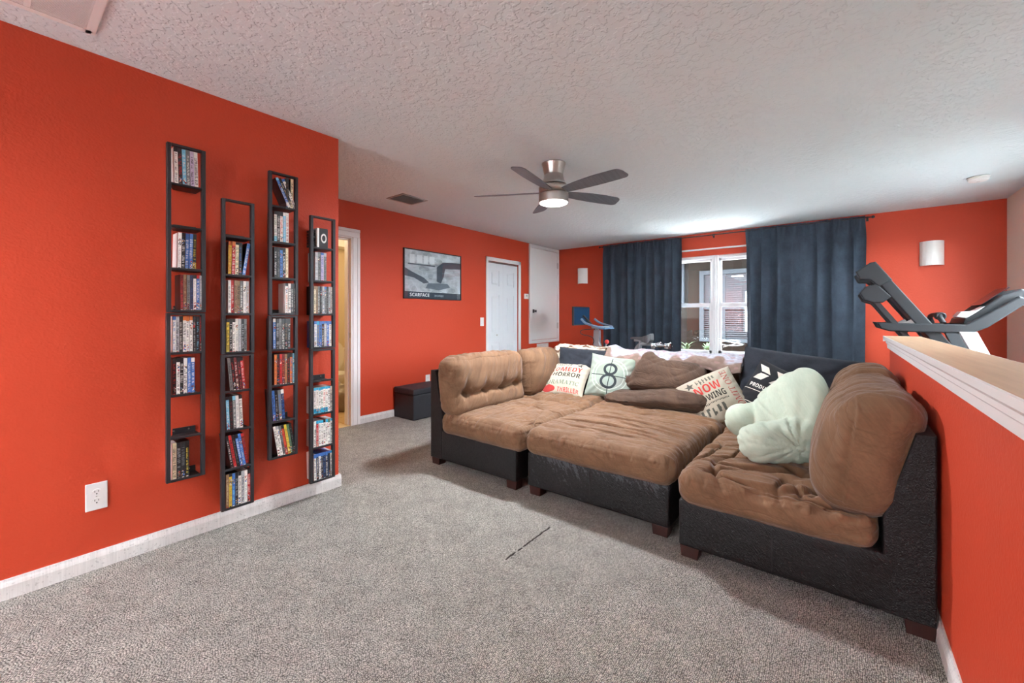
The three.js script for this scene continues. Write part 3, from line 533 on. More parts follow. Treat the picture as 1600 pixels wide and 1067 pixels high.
const eightMap = canvasTex(512, 512, (g, w, h) => {
  g.fillStyle = 'rgb(136,146,135)'; g.fillRect(0, 0, w, h);
  for (let i = 0; i < 60; i++) { g.fillStyle = `rgba(${110 + 40 * rnd()},${125 + 35 * rnd()},${115 + 30 * rnd()},0.10)`; g.beginPath(); g.ellipse(rnd() * w, rnd() * h, 20 + 60 * rnd(), 20 + 60 * rnd(), 0, 0, 7); g.fill(); }
  g.strokeStyle = 'rgba(186,194,184,0.8)'; g.lineWidth = 10; for (const r of [205, 170]) { g.beginPath(); g.arc(256, 256, r, 0, 7); g.stroke(); }
  g.strokeStyle = '#22282a'; g.lineWidth = 9; g.beginPath(); g.moveTo(256, 40); g.lineTo(256, 480); g.moveTo(40, 262); g.lineTo(472, 262); g.stroke();
  g.lineWidth = 30; g.strokeStyle = '#262c30'; g.beginPath(); g.ellipse(256, 182, 66, 62, 0, 0, 7); g.stroke(); g.beginPath(); g.ellipse(256, 330, 82, 78, 0, 0, 7); g.stroke();
});
const admitMap = canvasTex(512, 512, (g, w, h) => {
  g.fillStyle = css(linen); g.fillRect(0, 0, w, h); speck(g, w, h, 700, 0.25);
  star(g, 90, 70, 44, '#4a4a44'); scrawl(g, 150, 40, 180, 60, '#55554c', 6);
  fit(g, 'NOW', 90, 200, 250, 88, 'bold PX sans-serif', '#b5322c');
  fit(g, 'SHOWING', 30, 285, 320, 66, 'bold PX sans-serif', '#26241f');
  scrawl(g, 30, 305, 320, 20, '#26241f', 24); scrawl(g, 60, 345, 240, 120, '#4c4d45', 5);
  g.save(); g.translate(385, 490); g.rotate(-Math.PI / 2); fit(g, 'ADMIT ONE', 0, 64, 460, 62, 'PX serif', '#9a3a34'); g.restore();
});
const clapMap = canvasTex(512, 512, (g, w, h) => {
  g.fillStyle = '#17191d'; g.fillRect(0, 0, w, h); speck(g, w, h, 400, 0.2);
  g.fillStyle = '#cfc8ba';
  for (let k = 0; k < 4; k++) { const x = 20 + k * 135; g.beginPath(); g.moveTo(x, 50); g.lineTo(x + 70, 50); g.lineTo(x + 110, 110); g.lineTo(x + 40, 110); g.fill(); g.beginPath(); g.moveTo(x + 40, 126); g.lineTo(x + 110, 126); g.lineTo(x + 70, 186); g.lineTo(x, 186); g.fill(); }
  fit(g, 'PRODUCTION', 26, 262, 260, 34, 'bold PX sans-serif', '#d8d4ca');
  g.fillRect(0, 286, w, 6); g.fillRect(0, 400, w, 6); g.fillRect(300, 292, 6, 108);
});
const linenPlain = cloth(every(dataTex(128, (u, v) => linen.map((c) => c - 14 * tn(u, v, 64, 81)), true), 0.2));
const PG = 'throw pillows on the sofa';
pillow('throw_pillow', 'big dark navy pillow propped in the sofa corner nearest the closet door', pillowGeo(0.66, 0.44, 0.16, 1, { pinch: 0.03, soft: 0.02 }), [M.navyCloth, M.navyCloth], [-2.02, 0.43, -3.72], [-0.20, 0.05, -0.02], PG);
pillow('throw_pillow', 'cream pillow printed comedy and horror in red and black lettering', pillowGeo(0.46, 0.42, 0.14, 2), [cloth(wordMap), linenPlain], [-2.11, 0.432, -3.40], [-0.86, 0.12, 0.02], PG);
pillow('throw_pillow', 'pale green pillow with a big black eight on crossed lines', pillowGeo(0.44, 0.42, 0.14, 3), [cloth(eightMap), M.mint], [-1.70, 0.43, -3.56], [-0.42, 0.22, -0.10], PG);
pillow('throw_pillow', 'cream pillow printed now showing and admit one, tipped on a corner', pillowGeo(0.44, 0.40, 0.12, 4, { warp: (x, y, z, u, v) => [x, y, z - 0.10 * u * u * (u > 0 ? 0.6 : 0.8)] }), [cloth(admitMap), linenPlain], [-0.63, 0.425, -3.40], [-0.5, 0.30, 0.48], PG);
pillow('throw_pillow', 'black pillow printed like a film clapperboard, half behind the backrest pillow', pillowGeo(0.50, 0.46, 0.13, 5), [cloth(clapMap), M.navyCloth], [-0.45, 0.41, -3.47], [-0.5, -0.05, -0.42], PG);
pillow('throw_pillow', 'large plain black navy pillow behind the mint backrest pillow', pillowGeo(0.80, 0.52, 0.20, 6, { pinch: 0.03, soft: 0.02, warp: (x, y, z, u, v) => [x, y, z] }), [M.navyCloth, M.navyCloth], [-0.27, 0.41, -3.68], [-0.25, -0.06, -0.10], PG);
{ // two brown cushions slumped on the middle seat
  const lo = softBox({ w: 0.86, h: 0.16, d: 0.36, r: 0.075, n: [70, 18, 34], crown: [0.03, 0.01, 0.02], warp: (x, y, z) => [x, y + 0.02 * Math.sin(x * 6) - 0.03 * sstep(0.1, -0.45, x) * (y > 0 ? 1 : 0), z + 0.03 * N(x * 4, 2, 0)], fold: (x, y, z, a, b, c) => 0.012 * N(x * 6, y * 8, z * 6) - 0.008 * groove(N(x * 3, y * 14 + x * 3, z * 5), 5) - 0.005 * groove(N(x * 20, y * 5, z * 4), 4) * sstep(0.3, 0.42, Math.abs(x)) });
  tag(mesh('brown_cushion', lo.translate(-1.20, 0.50, -3.52), M.darkBrown), 'long flat dark brown cushion lying below the slumped one', 'cushion', 'dark brown loose cushions');
  const up = softBox({ w: 0.66, h: 0.26, d: 0.24, r: 0.11, n: [64, 30, 26], crown: [0.02, 0.02, 0.03], warp: (x, y, z) => [x + 0.03 * y / 0.13, y + 0.075 * gauss(x + 0.20, 0.09) * sstep(-0.05, 0.13, y) - 0.05 * sstep(-0.22, -0.33, x) * (y > 0 ? 1 : 0.2) - 0.04 * sstep(0.12, 0.34, x) * (y > 0 ? 1 : 0), z - 0.25 * y], fold: (x, y, z, a, b, c) => 0.014 * N(x * 6 + 3, y * 7, z * 6) - 0.010 * groove(N(x * 3 + 5, y * 12 - x * 4, z * 3), 5) });
  tag(mesh('brown_cushion', up.translate(-1.17, 0.665, -3.62), M.darkBrown), 'slumped dark brown cushion with a peaked corner, on top of the long one', 'cushion', 'dark brown loose cushions');
}
{ // backrest pillow with two arms
  const mm = M.mint, R = 96, mc = new MarchingCubes(R, mm, false, false, 400000), S = 0.46, C = V(-0.30, 0.64, -2.70), PC = V(-0.23, 0.64, -2.82);
  mc.isolation = 0; 
  const ell = (x, y, z, c, r) => { const a = (x - c[0]) / r[0], b = (y - c[1]) / r[1], d = (z - c[2]) / r[2], k = Math.sqrt(a * a + b * b + d * d); return (k - 1) * Math.min(...r) * 0.9; };
  const cap = (x, y, z, a, b, ra, rb) => { const bx = b[0] - a[0], by = b[1] - a[1], bz = b[2] - a[2], t = clamp(((x - a[0]) * bx + (y - a[1]) * by + (z - a[2]) * bz) / (bx * bx + by * by + bz * bz), 0, 1); return Math.hypot(x - a[0] - t * bx, y - a[1] - t * by, z - a[2] - t * bz) - (ra + (rb - ra) * t); };
  const smin = (a, b, k) => { const h = clamp(0.5 + 0.5 * (b - a) / k, 0, 1); return b + (a - b) * h - k * h * (1 - h); };
  for (let k = 0; k < R; k++) for (let j = 0; j < R; j++) for (let i = 0; i < R; i++) {
    const x = C.x + (i / R * 2 - 1) * S, y = C.y + (j / R * 2 - 1) * S, z = C.z + (k / R * 2 - 1) * S;
    const px = x - PC.x, pz = z - PC.z, e = px * -0.766 + pz * 0.643, w = px * 0.643 + pz * 0.766;      // e: the way it faces, w: across it
    const el = e + 0.28 * (y - 0.64);                   // the body leans back against the big cushion
    const nr = 1 - 1.25 * clamp(y - 0.64, 0, 0.26);   // narrower toward the top
    let d = ell(el, y, (w - 0.12 * clamp(y - 0.6, 0, 0.3)) / nr, [0, 0.655, 0], [0.135, 0.25, 0.275]);
    d = smin(d, cap(e, y, w, [0.02, 0.55, 0.19], [0.29, 0.54, 0.20], 0.125, 0.105), 0.008);
    d = smin(d, cap(e, y, w, [0.02, 0.56, -0.17], [0.15, 0.56, -0.19], 0.115, 0.10), 0.008);
    mc.field[k * R * R + j * R + i] = -d;
  }
  mc.update();
  const cnt = mc.count ?? mc.geometry.drawRange.count;
  let g = new THREE.BufferGeometry(); g.setAttribute('position', new THREE.Float32BufferAttribute(Float32Array.from(mc.positionArray.subarray(0, cnt * 3)), 3));
  g = mergeVertices(g, 1e-5); const p = g.attributes.position;
  for (let i = 0; i < p.count; i++) p.setXYZ(i, C.x + p.getX(i) * S, C.y + p.getY(i) * S, C.z + p.getZ(i) * S);
  g.computeVertexNormals();
  folds(g, (x, y, z, a, b, c) => { const an = Math.atan2(y - 0.55, x + 0.16), rr = Math.hypot(y - 0.55, x + 0.16); return 0.005 * N(x * 7, y * 7, z * 7) + 0.004 * N(an * 4 + z * 2, rr * 3, z * 4) - 0.007 * groove(N(an * 3 + 2, rr * 1.5, z * 2.5), 9) - 0.002 * groove(N(x * 14 + y * 8, z * 12, y * 4), 5); });
  shearUv(g);
  const bp = thing('backrest_pillow', 'pale mint backrest pillow with two arms leaning on the big cushion', 'pillow');
  mesh('cover', g, mm, bp);
}
// blanket over the middle back, and a throw bunched on the corner
function drape(x0, x1, path, amp, seed, th, edge) {
  const nx = 110, np = 70, cr = new THREE.CatmullRomCurve3(path.map(([z, y]) => V(0, y, z))), pts = cr.getSpacedPoints(np), tan = pts.map((_, i) => cr.getTangentAt(i / np));
  const pos = [], uv = [], idx = [];
  for (const s of [1, -1]) {
    const off = pos.length / 3;
    for (let j = 0; j <= np; j++) for (let i = 0; i <= nx; i++) {
      const u = i / nx, v = j / np, x = x0 + (x1 - x0) * u, nY = tan[j].z, nZ = -tan[j].y;
      const k = amp * (N(x * 5 + seed, v * 5, 1) + 0.5 * N(x * 13, v * 9, seed) + 0.25 * N(x * 30, v * 22, seed)) + amp * 0.9 + s * th / 2, e = edge ? edge(u, v) : 0;
      const sg = 1;
      pos.push(x + 0.01 * N(v * 9, u * 5, seed), pts[j].y + sg * nY * k + e, pts[j].z + sg * nZ * k); uv.push(x, v);
    }
    for (let j = 0; j < np; j++) for (let i = 0; i < nx; i++) { const a = off + j * (nx + 1) + i, b = a + 1, c = a + nx + 1, d = c + 1; if (s < 0) idx.push(a, b, d, a, d, c); else idx.push(a, d, b, a, c, d); }
  }
  const o = (nx + 1) * (np + 1), q = (a, b) => idx.push(a, b, a + o, b, b + o, a + o);
  for (let i = 0; i < nx; i++) { q(i, i + 1); q(np * (nx + 1) + i + 1, np * (nx + 1) + i); }
  for (let j = 0; j < np; j++) { q((j + 1) * (nx + 1), j * (nx + 1)); q(j * (nx + 1) + nx, (j + 1) * (nx + 1) + nx); }
  const g = new THREE.BufferGeometry(); g.setAttribute('position', new THREE.Float32BufferAttribute(pos, 3)); g.setAttribute('uv', new THREE.Float32BufferAttribute(uv, 2)); g.setIndex(idx); g.computeVertexNormals(); return g;
}
const fleece = std({ map: dataTex(512, (u, v) => {
  const k = tn(u, v, 60, 91), m = tn(u, v, 14, 92);
  const base = [186 - 40 * k, 187 - 40 * k, 196 - 36 * k], brown = [112, 86, 68], pink = [158, 124, 122];
  const a = Math.max(0.2 * sstep(0.5, 0.7, m), sstep(0.76, 0.84, v + 0.22 * (m - 0.5))), b = sstep(0.60, 0.72, tn(u, v, 26, 93)) * sstep(0.5, 0.6, v);
  return base.map((c, i) => { let q = c + (brown[i] - c) * a * 0.75; q = q + (pink[i] - q) * b * 0.5; return q; });
}, true), roughness: 1, bumpMap: weaveBump, bumpScale: 0.002 });
fleece.map.repeat.set(1, 1);
tag(mesh('blanket', drape(-1.80, -0.62, [[-4.14, 0.60], [-4.13, 0.74], [-4.08, 0.80], [-3.98, 0.835], [-3.88, 0.845], [-3.80, 0.82], [-3.765, 0.77], [-3.75, 0.70]], 0.020, 4, 0.012, (u, v) => 0.03 * gauss(u, 0.05) + (v > 0.8 ? 0.05 * (v - 0.8) * 5 * (N(u * 6, 3, 1) + (u > 0.62 ? 0.6 : 0)) : 0)), fleece), 'pale fleece blanket with pink and brown print draped over the middle sofa back', 'blanket', 'blankets over the sofa backs');
tag(mesh('blanket', drape(-2.45, -1.84, [[-4.13, 0.68], [-4.12, 0.78], [-4.06, 0.825], [-3.98, 0.845], [-3.92, 0.85], [-3.86, 0.82], [-3.83, 0.74]], 0.026, 9, 0.014), std({ map: dataTex(256, (u, v) => { const k = sstep(0.45, 0.6, tn(u, v, 22, 95)), q = tn(u, v, 60, 96); return [222 - 110 * k - 20 * q, 208 - 124 * k - 20 * q, 186 - 118 * k - 20 * q]; }, true), roughness: 1 })), 'bunched cream and brown patterned throw behind the navy pillow', 'blanket', 'blankets over the sofa backs');

// ------------------------------------------------------------------ wall racks and their cases
const COL = { w: [226, 223, 216], s: [168, 171, 174], g: [112, 114, 114], k: [30, 30, 32], b: [62, 110, 180], n: [36, 52, 92], l: [120, 188, 214], r: [184, 42, 42], m: [108, 32, 32], y: [214, 188, 60], o: [205, 112, 52], c: [222, 206, 170], t: [140, 112, 82], e: [72, 112, 82], p: [192, 176, 202], a: [44, 160, 200] };
const CNAME = { w: 'white', s: 'silver', g: 'grey', k: 'black', b: 'blue', n: 'navy', l: 'light blue', r: 'red', m: 'dark red', y: 'yellow', o: 'orange', c: 'cream', t: 'tan', e: 'green', p: 'lilac', a: 'cyan' };
// each shelf: codes base+print(+top)(+foot), then options: o offset (m), l lean (degrees, + tips the top toward the far end)
const SH = [
  [ // first column
    { i: 'wkk kr lw gw pk wk', o: 0.012, t: 0.0165, l: -1.5 }, null, { i: 'ws kw bw bw kyky', o: 0.024, t: 0.0155, l: 1 }, { i: 'mr tm gk nk wsk bwr sw', o: 0.036, t: 0.0134 },
    { i: 'wbb sk kw wkow wkow wkow ks klk mr', o: 0.004, t: 0.0138 }, { i: 'kr wkk kw wk bw bww', o: 0.004, t: 0.0152 }, null, { i: 'ck ks kg kyk', o: 0.004, t: 0.0172 }],
  [
    null, { i: 'yro rwo cek kb bw', o: 0.012, t: 0.0165, l: 1 }, { i: 'wg rw tm tk gw ws st', o: 0.012, t: 0.0145 }, { i: 'ykk kw wkk ws sg ks gk', o: 0.004, t: 0.0142 },
    { i: 'gk kr mw kr rwk', o: 0.02, t: 0.0152, l: -5 }, { i: 'lwk km gwl ws wkk', o: 0.006, t: 0.0155, l: -2 }, { i: 'kw rk kg bwk bs mrr', o: 0.022, t: 0.0145, l: -9 }, { i: 'tc ytk bl ks wgk sk ws rwk', o: 0.002, t: 0.0148 }],
  [
    { i: 'bwlw kc wkb kt ck', o: 0.034, t: 0.0165, l: -14 }, { i: 'wekl kw wrk lpw wr', o: 0.012, t: 0.0165 }, { i: 'kw kg bkk kw ct', o: 0.012, t: 0.016 }, { i: 'wok wk kw kw', o: 0.076, t: 0.016 },
    { i: 'bww ks gk kw kt ks', o: 0.006, t: 0.0165 }, { i: 'ot kr rm mo to kr obk lw', o: 0.012, t: 0.0148 }, { i: 'bk ks gb nbw', o: 0.004, t: 0.0172, l: -3 }, { i: 'wk wks gk rok yt eg kg', o: 0.028, t: 0.0148, l: -9 }],
  [
    { i: 'BOX', o: 0.022, t: 0 }, { i: 'sw gk pbb gks', o: 0.012, t: 0.019 }, { i: 'ckt tk gw kg sk gkb kg sk wk', o: 0.004, t: 0.0138 }, { i: 'wbb gba bkb kwb swb bwb wkb', o: 0.006, t: 0.0165 },
    null, { i: 'wkaa wtaa wkaa weaa wraa wkaa wka wk', o: 0.004, t: 0.0154 }, { i: 'wk rwa wka wka wkk wka wke wka', o: 0.004, t: 0.0154 }, { i: 'wkb kwb wkb ksb kbb kwb kkb wka', o: 0.006, t: 0.0154, l: -1.5 }],
];
const RZ = [[-0.563, -0.726, 0.350], [-0.800, -0.961, 0.119], [-1.040, -1.208, 0.336], [-1.287, -1.453, 0.118]];
const RX = XL + 0.106, MH = 0.865, PITCH = MH / 4;
const ORD = ['first', 'second', 'third', 'fourth', 'fifth', 'sixth', 'seventh', 'eighth', 'ninth'];
// one atlas holds the printed spines
const SW = 32, SHT = 512; let tile = 0; const atlas = document.createElement('canvas'); atlas.width = 2048; atlas.height = 2048; const ag = atlas.getContext('2d');
function spineTile(code) {
  const tx = (tile % 64) * SW, ty = Math.floor(tile / 64) * SHT; tile++;
  const [b, pr, top, ft] = code, cb = COL[b], cp = COL[pr];
  ag.fillStyle = css(cb); ag.fillRect(tx, ty, SW, SHT);
  const noise = cb[0] + cb[1] + cb[2] < 200 ? 70 : 46;
  for (let k = 0; k < 46; k++) { const q = (rnd() - 0.5) * noise, y = rnd() * 440; ag.fillStyle = `rgba(${cb.map((c) => clamp(Math.round(c + q * (0.6 + rnd())), 0, 255)).join(',')},0.6)`; ag.fillRect(tx + rnd() * 20, ty + y, 4 + rnd() * 18, 4 + rnd() * 26); }
  if (top) { ag.fillStyle = css(COL[top]); ag.fillRect(tx, ty, SW, 34 + 30 * rnd()); }
  if (ft) { ag.fillStyle = css(COL[ft]); ag.fillRect(tx, ty + 350, SW, 100); }
  const pic = rnd() > 0.4, py = rnd() > 0.5 ? 70 : 330;           // a little picture and a column of print
  if (pic) for (let k = 0; k < 14; k++) { const c = COL['wkgtrmbc'[Math.floor(rnd() * 8)]]; ag.fillStyle = css(c); ag.fillRect(tx + 3 + rnd() * 18, ty + py + rnd() * 70, 4 + rnd() * 10, 4 + rnd() * 14); }
  ag.fillStyle = css(cp); let y = pic && py < 100 ? 160 : 70; const end = pic && py > 100 ? 310 : 400, lw = 13 + rnd() * 8, x0 = tx + 16 - lw / 2;
  while (y < end) { const h = 7 + rnd() * 9, kind = Math.floor(rnd() * 4); if (rnd() > 0.16) { ag.fillRect(x0, ty + y, lw, 3.2); if (kind > 0) ag.fillRect(x0 + (kind > 2 ? lw - 4 : 0), ty + y, 4, h); if (kind > 1) ag.fillRect(x0, ty + y + h - 3.2, lw, 3.2); } y += h + 3.5; }
  ag.fillStyle = css(COL['wksgr'[Math.floor(rnd() * 5)]]); ag.fillRect(tx + 8, ty + 418, 16, 14);
  ag.fillStyle = 'wcs'.includes(b) && rnd() > 0.4 ? '#d6d6d4' : top === 'b' ? '#3b66b0' : top === 'a' ? '#cfe4ea' : '#1b1b1d'; ag.fillRect(tx, ty + 452, SW, 60);
  return [tx / 2048, ty / 2048];
}
const jobs = [];
const caseTex = new THREE.CanvasTexture(atlas); caseTex.colorSpace = THREE.SRGBColorSpace; caseTex.anisotropy = 8;
const caseMat = std({ map: caseTex, roughness: 0.32 });
function caseGeo(t, h, d, [u, v]) {              // spine toward +x at x = 0, base on y = 0, thickness centred on z
  const g = new THREE.BoxGeometry(d, h, t).translate(-d / 2, h / 2, 0), uv = g.attributes.uv, X0 = u + 1.5 / 2048, X1 = u + (SW - 1.5) / 2048, Y = (y) => 1 - (v + y / 2048);
  for (let i = 0; i < 24; i++) { const su = uv.getX(i), sv = uv.getY(i); if (i < 4) uv.setXY(i, X0 + su * (X1 - X0), Y(446) + sv * (Y(2) - Y(446))); else uv.setXY(i, X0 + 0.3 * (X1 - X0) + su * 0.002, Y(505) + sv * (Y(462) - Y(505))); }
  return g;
}
const plateGeo = (x1, y, z0, z1) => { const g = new THREE.ExtrudeGeometry(new THREE.Shape([[0.003, z0], [x1, z0], [x1, z1], [x1 - 0.03, z1], [0.003, z1 - 0.03]].map(([a, b]) => new THREE.Vector2(a, -b))), { depth: 0.004, bevelEnabled: false }).rotateX(-Math.PI / 2).translate(0, y, 0); return uvMetres(g); };   // set in at the wall
SH.forEach((col, c) => {
  const [zL, zR, yb] = RZ[c], w = zL - zR, bw = 0.017;
  for (let m = 0; m < 2; m++) {                    // two racks, one above the other
    const y0 = yb + (1 - m) * MH, t = thing('wall_rack', `${m ? 'lower' : 'upper'} black metal rack in the ${ORD[c]} of four columns from the outlet`, 'rack', [XL, y0, 0], 0, 'black wall racks for cases');
    const y1 = MH - 0.003, fx0 = RX - XL - 0.022, fx1 = RX - XL + 0.004, off = m ? 0.0022 : 0;
    mesh('upright', rbox(fx0, fx1, 0, y1, zL - bw + off, zL + off, 0.0015), M.rack, t);
    mesh('upright', rbox(fx0, fx1, 0, y1, zR + off, zR + bw + off, 0.0015), M.rack, t);
    mesh('rail', rbox(fx0, fx1, y1 - 0.012, y1, zR + bw + off, zL - bw + off, 0.0015), M.rack, t);
    for (let k = 0; k < 4; k++) {
      const y = k * PITCH, sh = mesh('shelf', [plateGeo(fx1, y, zR + bw + off, zL - bw + off), rbox(fx1 - 0.006, fx1, y, y + 0.013, zR + bw + off, zL - bw + off, 0.0015), rbox(0.0, 0.006, y, y + 0.034, zR + bw + off, zL - bw - 0.03 + off, 0.001)], M.rack, t);
      for (const q of [0.3, 0.7]) mesh('screw', bar([0.005, y + 0.022, zR + w * q], [0.009, y + 0.022, zR + w * q], 0.005, 0.004, 10), M.steel, sh);
    }
  }
  col.forEach((shelf, s) => {
    if (!shelf) return;
    const yBase = yb + (7 - s) * PITCH + 0.0135 - (0.0095), zi = zL - bw - 0.002 - shelf.o, where = `${ORD[s]} shelf down, ${ORD[c]} rack column`, grp = `disc cases on the ${where}`;
    if (shelf.i === 'BOX') {
      const t = thing('box_set', 'small black box set with a white side, alone near the top of the fourth column', 'box', [RX, yBase, zi - 0.045]);
      mesh('box', rbox(-0.098, 0, 0, 0.135, -0.03, 0.03, 0.002), M.black, t); mesh('white_side', rbox(-0.098, 0.001, 0.001, 0.134, 0.0305, 0.043, 0.001), M.plastic, t);
      mesh('emblem', new THREE.TorusGeometry(0.017, 0.004, 8, 28).scale(0.9, 1.5, 0.5).rotateY(Math.PI / 2).translate(0.001, 0.07, 0.0), M.plastic, t);
      for (let k = 0; k < 6; k++) mesh('disc_tray', rbox(-0.098, -0.02, 0.012 + k * 0.019, 0.027 + k * 0.019, 0.044, 0.064, 0.001), M.black, t);
      return;
    }
    const codes = shelf.i.split(' '), n = codes.length, th = shelf.t, lean = (shelf.l ?? 0) * Math.PI / 180;
    codes.forEach((code, k) => {
      const last = c === 2 && s === 0 && k > 2, up = last, a = (c === 1 && s === 1 && k === 4) ? 0.14 : up ? 0 : (c === 2 && s === 0) ? -0.42 : lean;
      const short = 'a' === code[2] && n > 6 ? 0.176 : c === 3 && s >= 3 ? 0.176 : c === 3 && s === 2 ? 0.188 : 0.193, h = short - 0.0008 * Math.floor(rnd() * 3);
      const step = th / Math.cos(a) + 0.0004, z = last ? zR + bw + 0.008 + (n - 1 - k) * (th + 0.012) + th / 2 : zi - th / 2 - k * step - (a < 0 ? Math.sin(-a) * 0.0 : 0) - (a < 0 ? h * Math.sin(-a) * 0.92 : 0) * (c === 2 && s === 0 ? 0.85 : 0.2);
      const m = mesh('disc_case', caseGeo(th - 0.0006, h, 0.098, spineTile(code)), caseMat);
      m.position.set(RX - 0.003 - 0.004 * rnd(), yBase + Math.abs(Math.sin(a)) * th / 2, z); m.rotation.x = -a;
      tag(m, `${CNAME[code[0]]}-spined disc case, ${ORD[k]} from the left, ${where}`, 'disc case', grp);
    });
  });
});

// ------------------------------------------------------------------ fittings on the walls and the ceiling
function plate(name, label, cat, p, turn, w, h, build) { const t = thing(name, label, cat, p, turn); mesh('plate', rbox(-w / 2, w / 2, -h / 2, h / 2, 0, 0.006, 0.003), M.plastic, t); build(t); return t; }
const duplex = (t) => { for (const y of [0.021, -0.021]) { const f = mesh('socket', new THREE.CylinderGeometry(0.0165, 0.0165, 0.003, 30).scale(1, 1, 0.86).rotateX(Math.PI / 2).translate(0, y, 0.0068), M.plastic, t); mesh('slot', [box(-0.0075, -0.0055, y - 0.001, y + 0.008, 0.008, 0.0087), box(0.0055, 0.0075, y, y + 0.0075, 0.008, 0.0087), bar([0, y - 0.008, 0.0078], [0, y - 0.008, 0.0087], 0.0027, 0.0027, 12)], M.darkGap, f); } mesh('screw', bar([0, 0, 0.005], [0, 0, 0.0075], 0.003, 0.0025, 12), M.steel, t); };
plate('wall_outlet', 'white double wall outlet low on the red wall left of the racks', 'outlet', [XL, 0.342, -0.3225], Math.PI / 2, 0.076, 0.128, duplex);
plate('wall_outlet', 'white wall outlet peeping over the black storage box', 'outlet', [XF, 0.38, -3.53], Math.PI / 2, 0.072, 0.118, duplex);
plate('light_switch', 'white rocker light switch between the framed picture and the closet door', 'switch', [XF, 1.11, -4.567], Math.PI / 2, 0.078, 0.125, (t) => mesh('rocker', prism([[0.005, -0.033], [0.0075, -0.033], [0.011, 0.033], [0.005, 0.033]], -0.017, 0.017, 'z').rotateY(-Math.PI / 2).translate(0, 0, 0), M.plastic, t));
{ const t = thing('thermostat', 'small white thermostat between the closet door and the access door', 'thermostat', [XF, 1.527, -5.665], Math.PI / 2); mesh('housing', rbox(-0.058, 0.058, -0.045, 0.045, 0, 0.024, 0.008), M.plastic, t); mesh('display', rbox(-0.03, 0.02, -0.005, 0.025, 0.0235, 0.0248, 0.001), std({ color: lin(0.45, 0.48, 0.44), roughness: 0.3 }), t); }
function grille(name, label, w, d, n, m, frame, mat, slatTilt = 0.6, deep = true) {      // lies in the local xz plane, face toward -y
  const t = thing(name, label, 'vent');
  mesh('frame', [prism([[-w / 2, 0], [w / 2, 0], [w / 2 - 0.012, -0.008], [-w / 2 + 0.012, -0.008]], d / 2 - frame, d / 2), prism([[-w / 2, 0], [w / 2, 0], [w / 2 - 0.012, -0.008], [-w / 2 + 0.012, -0.008]], -d / 2, -d / 2 + frame), box(-w / 2, -w / 2 + frame, -0.008, 0, -d / 2, d / 2), box(w / 2 - frame, w / 2, -0.008, 0, -d / 2, d / 2), ...Array.from({ length: m - 1 }, (_, k) => box(-w / 2 + (k + 1) * w / m - 0.009, -w / 2 + (k + 1) * w / m + 0.009, -0.0075, 0, -d / 2, d / 2))], mat, t);
  const a = w / 2 - frame - 0.006, b = d / 2 - frame - 0.006;                       // sheet metal duct in the opening behind the slats
  mesh('duct', deep ? [box(-a, a, 0.16, 0.165, -b, b), box(-a - 0.002, -a, 0, 0.16, -b, b), box(a, a + 0.002, 0, 0.16, -b, b), box(-a, a, 0, 0.16, -b - 0.002, -b), box(-a, a, 0, 0.16, b, b + 0.002)] : box(-a, a, -0.0012, 0, -b, b), deep ? std({ color: lin(0.45, 0.45, 0.45), roughness: 0.5 }) : mat, t);
  for (let k = 0; k < n; k++) { const z = -d / 2 + frame + (k + 0.5) * (d - 2 * frame) / n; mesh('slat', new THREE.BoxGeometry(w - 2 * frame + 0.004, 0.0012, (d - 2 * frame) / n * (n > 20 ? 0.92 : 1.05)).rotateX(slatTilt).translate(0, -0.0058, z), mat, t); }
  return t;
}
{ const v = grille('ceiling_vent', 'grey two panel air vent in the ceiling near the fan', 0.328, 0.278, 9, 2, 0.024, std({ color: lin(0.42, 0.42, 0.42), roughness: 0.5 }), 0.75); v.position.set(-3.615, CH, -2.775); v.rotation.y = Math.PI / 2; }
{ const v = grille('return_grille', 'large white return air grille in the ceiling above the red wall', 0.59, 0.39, 40, 3, 0.03, M.whiteMatt, 0.2); v.position.set(-2.385, CH, 0.0); v.rotation.y = Math.PI / 2; }
{ const v = grille('wall_vent', 'white wall vent below the access door', 0.36, 0.28, 12, 3, 0.02, M.whiteMatt, 0.5, false); v.position.set(XF, 0.565, -6.17); v.rotation.set(-Math.PI / 2, 0, Math.PI / 2, 'YXZ'); v.rotation.set(0, 0, 0); v.quaternion.setFromRotationMatrix(new THREE.Matrix4().makeBasis(V(0, 0, 1), V(-1, 0, 0), V(0, -1, 0))); }
{ const t = thing('smoke_detector', 'round white smoke detector on the ceiling near the cream wall', 'detector', [0.97, CH, -5.5]); mesh('base', lathe([[0, 0], [0.072, 0], [0.072, -0.012], [0, -0.012]]), M.plastic, t); mesh('body', lathe([[0.066, -0.012], [0.066, -0.028], [0.058, -0.038], [0.02, -0.041], [0, -0.041]]), M.plastic, t); mesh('button', lathe([[0, -0.041], [0.012, -0.041], [0.011, -0.044], [0, -0.0445]], 20), M.whiteMatt, t); }
